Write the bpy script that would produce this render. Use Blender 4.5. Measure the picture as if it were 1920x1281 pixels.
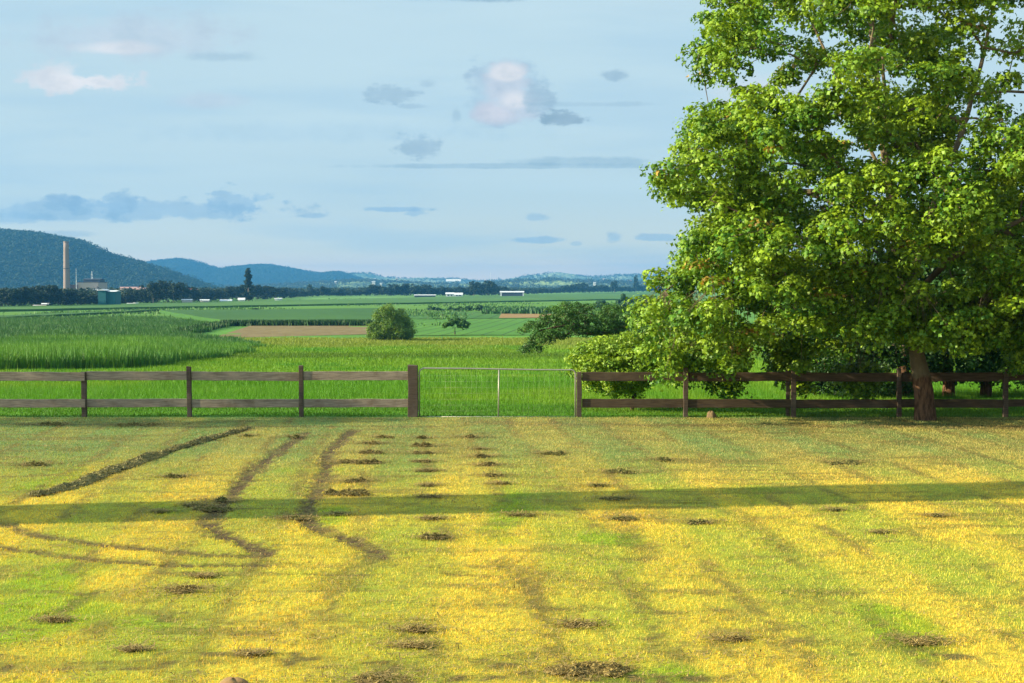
import bpy, math, random
import numpy as np
rng = np.random.default_rng(7); random.seed(7)
for o in list(bpy.data.objects): bpy.data.objects.remove(o)
SC = bpy.context.scene; COL = SC.collection
R = math.radians
# ------------------------------------------------------------------ camera
F = 2400.0; CX, CY = 960.0, 640.5; YH = 535.0; H = 3.2
PITCH = math.atan((CY - YH) / F)
cam = bpy.data.cameras.new('camera'); co = bpy.data.objects.new('camera', cam); COL.objects.link(co)
cam.sensor_width = 36; cam.lens = 36 * F / 1920; cam.clip_end = 40000; cam.clip_start = .1
co.location = (0, 0, H); co.rotation_euler = (math.pi / 2 - PITCH, 0, 0); SC.camera = co
# ------------------------------------------------------------------ light
SUN_EL = R(21); SUN_AZ = math.atan2(-.992, -.14)         # azimuth of the sun measured from +Y towards +X
sd = np.array([math.sin(SUN_AZ) * math.cos(SUN_EL), math.cos(SUN_AZ) * math.cos(SUN_EL), math.sin(SUN_EL)])
sl = bpy.data.lights.new('sun', 'SUN'); so = bpy.data.objects.new('sun', sl); COL.objects.link(so)
sl.energy = 5.0; sl.angle = R(.5); sl.color = (1, .85, .58)
import mathutils
so.rotation_euler = mathutils.Vector(tuple(sd)).to_track_quat('Z', 'Y').to_euler()
so.location = (-30, -10, 30)
SC.view_settings.view_transform = 'Standard'; SC.view_settings.look = 'None'
EXPO = 1.5; SC.view_settings.exposure = EXPO; SC.view_settings.gamma = 1
SC.render.engine = 'CYCLES'; SC.cycles.max_bounces = 6; SC.cycles.transparent_max_bounces = 4
SC.cycles.volume_bounces = 1; SC.cycles.transmission_bounces = 3; SC.cycles.use_denoising = True
SKY_STRENGTH = .05
W = bpy.data.worlds.new("World"); SC.world = W; W.use_nodes = True

class NT:                                                 # small node-tree writer
    def __init__(s, t): s.t = t; s.n = t.nodes; s.l = t.links
    def new(s, ty, **k):
        n = s.n.new(ty)
        for a, v in k.items(): setattr(n, a, v)
        return n
    def put(s, sock, v):
        if hasattr(v, 'is_output') or isinstance(v, bpy.types.NodeSocket): s.l.new(v, sock)
        elif isinstance(v, (tuple, list)) and len(v) == 3 and sock.type == 'RGBA': sock.default_value = (*v, 1)
        else: sock.default_value = v
    def m(s, op, a, b=0., c=None, clamp=False):
        n = s.new('ShaderNodeMath', operation=op); n.use_clamp = clamp
        s.put(n.inputs[0], a); s.put(n.inputs[1], b)
        if c is not None: s.put(n.inputs[2], c)
        return n.outputs[0]
    def mix(s, f, a, b, mode='MIX'):
        n = s.new('ShaderNodeMix', data_type='RGBA', blend_type=mode)
        s.put(n.inputs[0], f); s.put(n.inputs[6], a); s.put(n.inputs[7], b); return n.outputs[2]
    def noise(s, vec, scale, detail=4, rough=.55, out=0):
        n = s.new('ShaderNodeTexNoise'); s.put(n.inputs['Scale'], scale); s.put(n.inputs['Detail'], detail); s.put(n.inputs['Roughness'], rough)
        if vec is not None: s.l.new(vec, n.inputs['Vector'])
        return n.outputs[out]
    def mapr(s, v, a, b, c=0., d=1., smooth=True):
        n = s.new('ShaderNodeMapRange'); n.interpolation_type = 'SMOOTHSTEP' if smooth else 'LINEAR'
        s.put(n.inputs[0], v); s.put(n.inputs[1], a); s.put(n.inputs[2], b); s.put(n.inputs[3], c); s.put(n.inputs[4], d); return n.outputs[0]
    def scale(s, vec, v, loc=(0, 0, 0), rot=(0, 0, 0)):
        n = s.new('ShaderNodeMapping'); s.l.new(vec, n.inputs[0]); n.inputs['Scale'].default_value = v
        n.inputs['Location'].default_value = loc; n.inputs['Rotation'].default_value = rot; return n.outputs[0]

# ------------------------------------------------------------------ sky with clouds, laid out by compass direction
def raydir(px, py):
    a = (np.asarray(px, float) - CX) / F; b = (CY - np.asarray(py, float)) / F
    cp, sp = math.cos(PITCH), math.sin(PITCH)
    return np.stack([a, cp + b * sp, -sp + b * cp], -1)
w = NT(W.node_tree); w.n.clear()
sky = w.new('ShaderNodeTexSky', sky_type='NISHITA'); sky.sun_disc = False
sky.sun_elevation = SUN_EL; sky.sun_rotation = SUN_AZ; sky.altitude = 20; sky.air_density = 1.0; sky.dust_density = .6; sky.ozone_density = 1.5
tc = w.new('ShaderNodeTexCoord'); sep = w.new('ShaderNodeSeparateXYZ'); w.l.new(tc.outputs['Generated'], sep.inputs[0])
yy = w.m('MAXIMUM', sep.outputs[1], .05)
U = w.m('DIVIDE', sep.outputs[0], yy); V = w.m('DIVIDE', sep.outputs[2], yy)
front = w.mapr(sep.outputs[1], .1, .3)
uv = w.new('ShaderNodeCombineXYZ'); w.l.new(U, uv.inputs[0]); w.l.new(V, uv.inputs[1])
K = 1 / (SKY_STRENGTH * 2 ** EXPO)
def S(c): return tuple(K * x for x in c)
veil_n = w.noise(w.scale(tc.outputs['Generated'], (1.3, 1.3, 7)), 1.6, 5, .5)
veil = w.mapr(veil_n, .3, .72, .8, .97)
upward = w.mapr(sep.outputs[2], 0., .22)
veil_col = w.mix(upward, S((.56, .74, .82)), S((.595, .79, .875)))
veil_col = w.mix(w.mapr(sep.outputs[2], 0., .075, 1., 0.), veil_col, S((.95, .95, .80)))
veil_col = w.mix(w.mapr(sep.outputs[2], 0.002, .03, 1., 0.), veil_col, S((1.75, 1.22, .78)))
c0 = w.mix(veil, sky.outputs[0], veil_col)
# high cloud brightened towards the sun and overhead, out of view, as added fill
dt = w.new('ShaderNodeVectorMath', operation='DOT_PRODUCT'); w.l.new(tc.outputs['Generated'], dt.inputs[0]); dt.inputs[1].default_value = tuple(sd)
sky_fill = w.m('ADD', 1., w.m('ADD', w.mapr(dt.outputs['Value'], .28, 1., 0., 2.2), w.mapr(sep.outputs[2], .3, .9, 0., .35)))
gv = w.new('ShaderNodeCombineXYZ'); [w.l.new(sky_fill, gv.inputs[i]) for i in range(3)]
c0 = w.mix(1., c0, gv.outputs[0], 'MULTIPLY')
# soft level streaks
st = w.mapr(w.noise(w.scale(uv.outputs[0], (2.2, 16, 1), (3, 1, 0)), 1.7, 4, .5), .45, .7, 0, .5)
c0 = w.mix(st, c0, S((.44, .66, .82)))
st2 = w.mapr(w.noise(w.scale(uv.outputs[0], (1.8, 22, 1), (7, 4, 0)), 1.3, 4, .5), .52, .75, 0, .45)
c0 = w.mix(st2, c0, S((.60, .79, .87)))
wob = w.noise(uv.outputs[0], 26, 7, .62); wob2 = w.noise(w.scale(uv.outputs[0], (1, 2.6, 1)), 60, 6, .65)
WH = (.80, .805, .835); GR = (.37, .53, .65); GR2 = (.36, .54, .66); PK = (.585, .665, .76); BL = (.33, .53, .71)
clouds = [  # px x, y, half width, half height, colour, opacity, edge softness, puffiness
 (250, 75, 190, 45, PK, .62, .9, .5), (215, 92, 75, 14, WH, .7, .8, .4), (150, 155, 92, 24, WH, .9, .45, .75), (118, 150, 44, 30, WH, .7, .5, .6),
 (390, 190, 70, 18, PK, .5, .9, .4), (410, 108, 70, 10, GR, .5, .9, .4),
 (210, 396, 310, 24, BL, .62, .35, .5), (205, 385, 60, 24, BL, .6, .35, .9), (120, 382, 30, 14, BL, .5, .35, .9), (440, 382, 72, 24, BL, .62, .35, 1.), (490, 372, 26, 14, BL, .5, .4, .9), (0, 408, 90, 16, BL, .55, .4, .5),
 (125, 440, 60, 8, GR, .5, .7, .4), (585, 405, 22, 5, BL, .5, .6, .5),
 (950, 182, 72, 64, (.47, .64, .76), .85, .45, .55), (908, 152, 32, 24, (.46, .61, .73), .75, .4, .6), (948, 165, 44, 50, PK, .95, .5, .45), (955, 205, 58, 36, PK, .9, .5, .45), (950, 138, 34, 20, WH, .95, .6, .35), (965, 190, 28, 20, WH, .75, .8, .3), (925, 215, 40, 22, (.66, .68, .76), .8, .6, .4), (1005, 190, 28, 30, (.43, .58, .69), .7, .5, .6),
 (1062, 225, 44, 17, (.31, .45, .56), .9, .4, .55), (1150, 142, 24, 12, GR, .75, .7, .6), (735, 180, 50, 18, GR, .65, .5, .9), (800, 158, 16, 9, GR, .5, .7, .7),
 (795, 278, 42, 26, GR, .7, .6, 1.), (855, 218, 10, 14, GR, .5, .8, .8), (775, 200, 30, 6, GR, .5, .6, .5),
 (960, 312, 300, 6, GR2, .6, .5, .35), (1090, 304, 130, 10, GR2, .6, .6, .35), (740, 393, 64, 7, BL, .75, .35, .5), (778, 400, 22, 9, BL, .6, .4, .6),
 (1003, 408, 22, 8, BL, .5, .6, .6), (1012, 451, 50, 8, BL, .65, .4, .5), (1152, 447, 14, 12, BL, .55, .6, .6), (1235, 446, 46, 9, BL, .6, .4, .5), (1078, 458, 12, 5, BL, .4, .6, .5),
 (880, -6, 130, 12, GR, .8, .6, .4), (1090, 196, 130, 5, GR, .35, .8, .4), (1420, 170, 90, 30, WH, .4, .8, .6), (600, 250, 420, 22, (.46, .66, .80), .35, .9, .3)]
for cx_, cy_, a_, b_, colr, op, soft, puff in clouds:
    d = raydir(cx_, cy_); u0, v0 = d[0] / d[1], d[2] / d[1]
    du = w.m('DIVIDE', w.m('SUBTRACT', U, float(u0)), a_ / F); dv = w.m('DIVIDE', w.m('SUBTRACT', V, float(v0)), b_ / F)
    dv2 = w.m('MULTIPLY', dv, w.mapr(dv, -.2, .2, 1.35, 1.))                       # flatter base than top
    r = w.m('SQRT', w.m('ADD', w.m('MULTIPLY', du, du), w.m('MULTIPLY', dv2, dv2)))
    r = w.m('ADD', r, w.m('MULTIPLY', w.m('SUBTRACT', wob, .5), 4.4 * puff)); r = w.m('ADD', r, w.m('MULTIPLY', w.m('SUBTRACT', wob2, .5), 2.2 * puff))
    f = w.m('MULTIPLY', w.mapr(r, 1.05 + soft * .4, 1.0 - soft * .7, 0., min(1., op)), front)
    shd = w.mix(w.mapr(w.m('ADD', w.m('MULTIPLY', wob, .7), w.m('MULTIPLY', wob2, .3)), .36, .62), S(tuple(x * k_ for x, k_ in zip(colr, (.86, .92, .96)))), S(tuple(min(.9, x * 1.08) for x in colr)))
    c0 = w.mix(f, c0, shd)
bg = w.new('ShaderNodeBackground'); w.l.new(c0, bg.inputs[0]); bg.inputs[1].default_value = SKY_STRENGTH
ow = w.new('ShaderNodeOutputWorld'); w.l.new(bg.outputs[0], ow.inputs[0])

# ------------------------------------------------------------------ numpy helpers
def _hash(ix, iy, s):
    h = (ix.astype(np.int64) * 374761393 + iy.astype(np.int64) * 668265263 + s * 974634777) & 0xffffffff
    h = ((h ^ (h >> 13)) * 1274126177) & 0xffffffff
    return ((h ^ (h >> 16)) & 0xffffff) / float(0xffffff)
def vnoise(x, y, s=0):
    x = np.asarray(x, float); y = np.asarray(y, float)
    ix, iy = np.floor(x), np.floor(y); fx, fy = x - ix, y - iy; fx = fx * fx * (3 - 2 * fx); fy = fy * fy * (3 - 2 * fy)
    a = _hash(ix, iy, s); b = _hash(ix + 1, iy, s); c = _hash(ix, iy + 1, s); d = _hash(ix + 1, iy + 1, s)
    return (a * (1 - fx) + b * fx) * (1 - fy) + (c * (1 - fx) + d * fx) * fy
def fbm(x, y, s=0, o=4, g=.5):
    t = 0; a = 1; n = 0
    for k in range(o): t = t + a * vnoise(x * 2 ** k + 17.3 * k, y * 2 ** k - 9.1 * k, s + k); n += a; a *= g
    return t / n
def sst(x, a, b): t = np.clip((x - a) / (b - a), 0, 1); return t * t * (3 - 2 * t)

def mesh_np(name, V, Fs, mat=None, parent=None, col=None, smooth=False, mats=None, fmat=None):
    V = np.ascontiguousarray(V, np.float32).reshape(-1, 3); Fs = np.ascontiguousarray(Fs, np.int32); k = Fs.shape[1]; n = len(Fs)
    me = bpy.data.meshes.new(name); me.vertices.add(len(V)); me.vertices.foreach_set('co', V.ravel())
    me.loops.add(n * k); me.loops.foreach_set('vertex_index', Fs.ravel())
    me.polygons.add(n); me.polygons.foreach_set('loop_start', np.arange(0, n * k, k, dtype=np.int32))
    try: me.polygons.foreach_set('loop_total', np.full(n, k, np.int32))
    except Exception: pass
    me.polygons.foreach_set('use_smooth', np.full(n, smooth, bool))
    me.update(calc_edges=True)
    if col is not None:
        at = me.attributes.new('Col', 'FLOAT_COLOR', 'POINT'); c4 = np.ones((len(V), 4), np.float32); c4[:, :3] = col; at.data.foreach_set('color', c4.ravel())
    if mat: me.materials.append(mat)
    o = bpy.data.objects.new(name, me); COL.objects.link(o)
    if parent: o.parent = parent
    return o
class MB:                                                 # collects boxes / tubes / lathes / prisms into one mesh
    def __init__(s): s.v = []; s.f = []
    def add(s, vs, fs):
        b = len(s.v); s.v += [tuple(map(float, p)) for p in vs]; s.f += [tuple(b + i for i in f) for f in fs]; return s
    def box(s, x0, x1, y0, y1, z0, z1, j=0.):
        q = [(x, y, z) for z in (z0, z1) for x, y in ((x0, y0), (x1, y0), (x1, y1), (x0, y1))]
        if j: q = [(a + random.uniform(-j, j), b + random.uniform(-j, j), c + random.uniform(-j, j)) for a, b, c in q]
        return s.add(q, [(3, 2, 1, 0), (4, 5, 6, 7), (0, 1, 5, 4), (1, 2, 6, 5), (2, 3, 7, 6), (3, 0, 4, 7)])
    def tube(s, pts, rad, n=8, cap=True):
        pts = [np.array(p, float) for p in pts]; rad = rad if hasattr(rad, '__len__') else [rad] * len(pts); rings = []
        for i, p in enumerate(pts):
            t = pts[min(i + 1, len(pts) - 1)] - pts[max(i - 1, 0)]; t /= np.linalg.norm(t) + 1e-9
            a = np.cross(t, (0, 1, 0) if abs(t[1]) < .9 else (1, 0, 0)); a /= np.linalg.norm(a); b = np.cross(t, a)
            rings.append([p + rad[i] * (math.cos(2 * math.pi * k / n) * a + math.sin(2 * math.pi * k / n) * b) for k in range(n)])
        vs = [q for r_ in rings for q in r_]; fs = []
        for i in range(len(pts) - 1):
            for k in range(n): fs.append((i * n + k, i * n + (k + 1) % n, (i + 1) * n + (k + 1) % n, (i + 1) * n + k))
        if cap: fs += [tuple(range(n - 1, -1, -1)), tuple((len(pts) - 1) * n + k for k in range(n))]
        return s.add(vs, fs)
    def gable(s, x0, x1, y0, y1, z0, z1, axis='x'):       # pitched roof prism
        if axis == 'x':
            ym = (y0 + y1) / 2; vs = [(x0, y0, z0), (x1, y0, z0), (x1, y1, z0), (x0, y1, z0), (x0, ym, z1), (x1, ym, z1)]; fs = [(3, 2, 1, 0), (0, 1, 5, 4), (2, 3, 4, 5), (1, 2, 5), (3, 0, 4)]
        else:
            xm = (x0 + x1) / 2; vs = [(x0, y0, z0), (x1, y0, z0), (x1, y1, z0), (x0, y1, z0), (xm, y0, z1), (xm, y1, z1)]; fs = [(3, 2, 1, 0), (0, 1, 4), (1, 2, 5, 4), (2, 3, 5), (3, 0, 4, 5)]
        return s.add(vs, fs)
    def build(s, name, mat, parent=None, smooth=False):
        me = bpy.data.meshes.new(name); me.from_pydata(s.v, [], s.f); me.update()
        if smooth: me.polygons.foreach_set('use_smooth', [True] * len(me.polygons))
        if mat: me.materials.append(mat)
        o = bpy.data.objects.new(name, me); COL.objects.link(o); o.parent = parent; return o
def tag(o, label=None, cat=None, group=None, kind=None):
    for k, v in (('label', label), ('category', cat), ('group', group), ('kind', kind)):
        if v: o[k] = v
    return o
def empty(name, loc, label=None, cat=None, group=None):
    o = bpy.data.objects.new(name, None); COL.objects.link(o); o.location = loc; o.empty_display_size = .2; return tag(o, label, cat, group)
def copy_tree(o, parent=None):
    c = o.copy(); COL.objects.link(c); c.parent = parent
    for ch in list(o.children): copy_tree(ch, c)
    return c

# ------------------------------------------------------------------ terrain
TY = np.array([-40, 31.3, 34, 40, 60, 85, 110, 150, 200, 300, 377, 600, 1171, 2000, 9000.])
TZ = np.array([0, 0, -.03, -.35, -1.5, -3.0, -4.1, -5.0, -5.6, -6.5, -7, -8, -8.9, -9.3, -9.5])
_ly = np.linspace(0, 1, 2400); _yd = 33 * (9000 / 33.) ** _ly; _zd = np.interp(_yd, TY, TZ)
_k = np.exp(-np.linspace(-2, 2, 61) ** 2); _k /= _k.sum(); _zs = np.convolve(np.pad(_zd, 30, 'edge'), _k, 'valid')
def zt(Y):
    Y = np.asarray(Y, float)
    return np.where(Y < 31.3, 0., np.where(Y < 36, np.interp(Y, [31.3, 36], [0, np.interp(36, _yd, _zs)]), np.interp(Y, _yd, _zs)))
_gy = np.concatenate([np.linspace(4, 31.3, 500), 31.5 * (8900 / 31.5) ** np.linspace(0, 1, 3000)])
_cp, _sp = math.cos(PITCH), math.sin(PITCH)
def project(X, Y, Z):
    dz = Z - H; fz = Y * _cp - dz * _sp; uz = Y * _sp + dz * _cp; return CX + F * X / fz, CY - F * uz / fz
_gpy = project(0, _gy, zt(_gy))[1]
_o = np.argsort(_gpy)
def ground(px, py):
    px = np.asarray(px, float); py = np.asarray(py, float)
    Y = np.interp(py, _gpy[_o], _gy[_o]); d = raydir(px, py); X = d[..., 0] * Y / d[..., 1]
    return np.stack([X, Y, zt(Y)], -1)
def at(px, py, Y):
    d = raydir(px, py); t = Y / d[..., 1]; return np.stack([d[..., 0] * t, Y + 0 * t, H + d[..., 2] * t], -1)

# ------------------------------------------------------------------ materials
def mat_new(name):
    m = bpy.data.materials.new(name); m.use_nodes = True; t = NT(m.node_tree); t.n.clear(); return m, t
def finish(t, sh, disp=None):
    o = t.new('ShaderNodeOutputMaterial'); t.l.new(sh, o.inputs[0])
def simple(name, col, rough=.8, var=.15, scale=3., metal=0., bump=0., spec=.3):
    m, t = mat_new(name); g = t.new('ShaderNodeTexCoord'); n = t.noise(g.outputs['Object'], scale, 5, .6)
    c = t.mix(n, tuple(x * (1 - var) for x in col), tuple(min(1, x * (1 + var)) for x in col))
    b = t.new('ShaderNodeBsdfPrincipled'); t.l.new(c, b.inputs['Base Color']); b.inputs['Roughness'].default_value = rough; b.inputs['Metallic'].default_value = metal; b.inputs['Specular IOR Level'].default_value = spec
    if bump: bp = t.new('ShaderNodeBump'); bp.inputs['Strength'].default_value = bump; t.l.new(n, bp.inputs['Height']); t.l.new(bp.outputs[0], b.inputs['Normal'])
    finish(t, b.outputs[0]); return m
def foliage(name, transl=.3, rough=.55, tint=(1, 1, 1), spec=.25):
    m, t = mat_new(name); a = t.new('ShaderNodeAttribute'); a.attribute_name = 'Col'
    c = t.mix(1., a.outputs['Color'], tint, 'MULTIPLY')
    b = t.new('ShaderNodeBsdfPrincipled'); t.l.new(c, b.inputs['Base Color']); b.inputs['Roughness'].default_value = rough; b.inputs['Specular IOR Level'].default_value = spec
    tr = t.new('ShaderNodeBsdfTranslucent'); t.l.new(t.mix(1., c, (1.25, 1.15, .5), 'MULTIPLY'), tr.inputs[0])
    mx = t.new('ShaderNodeMixShader'); mx.inputs[0].default_value = transl; t.l.new(b.outputs[0], mx.inputs[1]); t.l.new(tr.outputs[0], mx.inputs[2])
    finish(t, mx.outputs[0]); return m
def colmat(name, rough=.9, nscale=40, amt=.35, bump=.4, spec=.1, gain=.8):
    m, t = mat_new(name); a = t.new('ShaderNodeAttribute'); a.attribute_name = 'Col'; g = t.new('ShaderNodeTexCoord')
    n = t.noise(g.outputs['Object'], nscale, 6, .65)
    k = t.mapr(n, .3, .7, gain * (1 - amt), gain * (1 + amt), False); cc = t.new('ShaderNodeCombineXYZ'); [t.l.new(k, cc.inputs[i]) for i in range(3)]
    c = t.mix(1., a.outputs['Color'], cc.outputs[0], 'MULTIPLY')
    b = t.new('ShaderNodeBsdfPrincipled'); t.l.new(c, b.inputs['Base Color']); b.inputs['Roughness'].default_value = rough; b.inputs['Specular IOR Level'].default_value = spec
    bp = t.new('ShaderNodeBump'); bp.inputs['Strength'].default_value = bump; bp.inputs['Distance'].default_value = .03; t.l.new(n, bp.inputs['Height']); t.l.new(bp.outputs[0], b.inputs['Normal'])
    finish(t, b.outputs[0]); return m
M = {}
M['lawn_soil'] = colmat('lawn_surface', nscale=35, amt=.3)
M['blade'] = foliage('grass_blades', .3, .6, (1.34, 1.06, 1.15))
M['pasture'] = foliage('pasture_grass', .3, .6, (.60, .64, .45))
M['crop'] = foliage('crop_leaves', .2, .6, (.66, .68, .55))
M['leaf'] = foliage('broad_leaves', .27, .48, (.95, .98, .95), spec=.25)
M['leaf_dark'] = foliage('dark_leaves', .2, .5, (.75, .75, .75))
M['far_leaf'] = foliage('distant_leaves', .12, .8, (.34, .36, .36))
M['ground'] = colmat('field_ground', nscale=.6, amt=.16, bump=.0)
M['far_ground'] = colmat('hill_ground', nscale=.02, amt=.2, bump=0)
M['straw'] = foliage('cut_grass', .1, .8)

def wood(name, c1, c2, worn):
    m, t = mat_new(name); g = t.new('ShaderNodeTexCoord'); oi = t.new('ShaderNodeObjectInfo')
    ad = t.new('ShaderNodeVectorMath', operation='ADD'); t.l.new(g.outputs['Object'], ad.inputs[0]); t.l.new(oi.outputs['Random'], ad.inputs[1])
    grain = t.noise(t.scale(ad.outputs[0], (1.2, 26, 26)), 2.4, 6, .6); blot = t.noise(ad.outputs[0], 1.8, 4, .6); fine = t.noise(t.scale(ad.outputs[0], (4, 60, 90)), 3, 4, .6)
    c = t.mix(t.mapr(grain, .35, .65), c1, c2); c = t.mix(t.mapr(blot, .5, .72, 0, .6), c, worn); c = t.mix(t.mapr(fine, .55, .75, 0, .35), c, tuple(x * .4 for x in c1))
    b = t.new('ShaderNodeBsdfPrincipled'); t.l.new(c, b.inputs['Base Color']); b.inputs['Roughness'].default_value = .85; b.inputs['Specular IOR Level'].default_value = .15
    bp = t.new('ShaderNodeBump'); bp.inputs['Strength'].default_value = .5; bp.inputs['Distance'].default_value = .01; t.l.new(grain, bp.inputs['Height']); t.l.new(bp.outputs[0], b.inputs['Normal'])
    finish(t, b.outputs[0]); return m
M['rail'] = wood('weathered_rail_timber', (.15, .118, .088), (.27, .22, .165), (.09, .062, .04))
M['rail_dark'] = wood('stained_rail_timber', (.045, .03, .019), (.085, .06, .037), (.11, .08, .05))
M['post'] = wood('post_timber', (.05, .037, .027), (.09, .066, .048), (.15, .12, .09))
def bark(name, zsw, low, high):
    m, t = mat_new(name); g = t.new('ShaderNodeTexCoord'); sp_ = t.new('ShaderNodeSeparateXYZ'); gp = t.new('ShaderNodeNewGeometry'); t.l.new(gp.outputs['Position'], sp_.inputs[0])
    n = t.noise(t.scale(g.outputs['Object'], (9, 9, 2.2)), 2, 7, .65); n2 = t.noise(g.outputs['Object'], 3, 4)
    zz = t.m('ADD', sp_.outputs[2], t.m('MULTIPLY', t.m('SUBTRACT', n2, .5), .5)); k = t.mapr(zz, zsw - .08, zsw + .08)
    lo = t.mix(t.mapr(n, .35, .65), tuple(x * .35 for x in low), low); hi = t.mix(t.mapr(n2, .3, .7), tuple(x * .6 for x in high), high)
    c = t.mix(k, lo, hi)
    b = t.new('ShaderNodeBsdfPrincipled'); t.l.new(c, b.inputs['Base Color']); b.inputs['Roughness'].default_value = .9; b.inputs['Specular IOR Level'].default_value = .1
    bp = t.new('ShaderNodeBump'); bp.inputs['Strength'].default_value = .9; bp.inputs['Distance'].default_value = .04; t.l.new(n, bp.inputs['Height']); t.l.new(bp.outputs[0], b.inputs['Normal'])
    finish(t, b.outputs[0]); return m
M['bark'] = bark('tree_bark', 1.05, (.15, .085, .05), (.15, .12, .075))
M['bark2'] = bark('dark_tree_bark', -9, (.10, .055, .03), (.085, .06, .04))
M['steel'] = simple('galvanised_gate_steel', (.27, .25, .22), .45, .3, 14, .3)
M['concrete'] = simple('chimney_concrete', (.22, .165, .14), .9, .12, .1)
M['beige'] = simple('beige_cladding', (.40, .31, .25), .8, .06, .1)
M['teal'] = simple('teal_cladding', (.012, .11, .12), .7, .1, .1)
M['white'] = simple('white_roof_metal', (.50, .52, .54), .6, .06, .3)
M['darkmetal'] = simple('dark_plant_steel', (.04, .05, .07), .8, .2, .2)
M['brick'] = simple('brown_brick', (.16, .09, .08), .9, .15, .2)
M['pinkroof'] = simple('pale_red_roof', (.32, .19, .17), .8, .1, .2)
M['redroof'] = simple('red_tile_roof', (.36, .11, .08), .8, .15, .2)
M['cream'] = simple('cream_wall', (.6, .56, .5), .8, .08, .3)
M['trunk_far'] = simple('distant_trunk', (.16, .13, .1), .9, .2, .5)

# ------------------------------------------------------------------ lawn colour: mown stripes, dry patches, soil tracks, painted shade at far left
def gl(pts): return ground(np.array([p[0] for p in pts]), np.array([p[1] for p in pts]))[:, :2]
tracks = [  # px polyline, half width in metres, strength
 ([(575, 812), (545, 833), (510, 856), (478, 880), (452, 908), (430, 935), (405, 958), (394, 985), (418, 1006), (460, 1022), (505, 1042)], .18, 1.),
 ([(662, 806), (638, 830), (614, 850), (612, 880), (602, 908), (584, 938), (570, 968), (590, 992), (640, 1008), (690, 1028), (712, 1046)], .18, .95),
 ([(-30, 972), (30, 990), (70, 1004), (120, 1012), (200, 1024), (300, 1033), (400, 1042), (470, 1044)], .13, .85),
 ([(-30, 1022), (60, 1034), (130, 1044), (210, 1054), (300, 1059), (400, 1061), (500, 1060)], .12, .8),
 ([(70, 928), (140, 910), (200, 886), (260, 864), (330, 842), (400, 822), (470, 803)], .2, .6),
 ([(90, 1158), (130, 1140), (175, 1112)], .13, .5), ([(0, 893), (60, 893), (110, 888)], .06, .7),
 ([(640, 1100), (650, 1080), (690, 1056), (720, 1040)], .3, .45), ([(845, 1078), (900, 1080), (990, 1084)], .06, .7),
 ([(505, 1058), (600, 1064), (680, 1062)], .12, .35), ([(940, 1055), (985, 1080), (1000, 1130), (1060, 1150)], .22, .4), ([(1160, 960), (1180, 1000), (1220, 1050)], .2, .4), ([(1390, 965), (1440, 1000), (1480, 1030)], .2, .35),
 ([(440, 1187), (515, 1187)], .05, .7), ([(305, 1075), (395, 1075)], .06, .6), ([(1500, 852), (1545, 858), (1600, 866)], .08, .5), ([(1510, 1205), (1640, 1212), (1760, 1222)], .16, .35), ([(1500, 1108), (1600, 1112)], .2, .3), ([(1760, 1100), (1860, 1136)], .14, .3),
 ([(0, 796), (150, 797), (330, 800), (560, 800), (860, 799)], .16, .5), ([(900, 792), (1200, 797), (1600, 800), (1980, 800)], .5, .38), ([(1600, 798), (1760, 801), (1960, 803)], .5, .5)]
TRK = [(gl(p), hw, s_) for p, hw, s_ in tracks]
def track_amount(X, Y):
    out = np.zeros_like(X); wn = fbm(X * 2.2, Y * 2.2, 31, 3); w2 = fbm(X * 14, Y * 9, 44, 3)
    for P, hw, s_ in TRK:
        dmin = np.full_like(X, 9e9)
        for a, b in zip(P[:-1], P[1:]):
            ab = b - a; t = np.clip(((X - a[0]) * ab[0] + (Y - a[1]) * ab[1]) / (ab @ ab), 0, 1)
            dmin = np.minimum(dmin, np.hypot(X - a[0] - t * ab[0], Y - a[1] - t * ab[1]))
        dj = dmin + hw * (2.0 * (w2 - .5) + 1.3 * (wn - .5)); k = sst(dj, hw * 1.15, hw * .5) * np.clip(.3 + 1.5 * w2, 0, 1.1) * np.clip(.3 + 1.3 * wn, 0, 1.1) * s_
        out = np.maximum(out, k)
    return np.clip(out, 0, 1)
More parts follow.
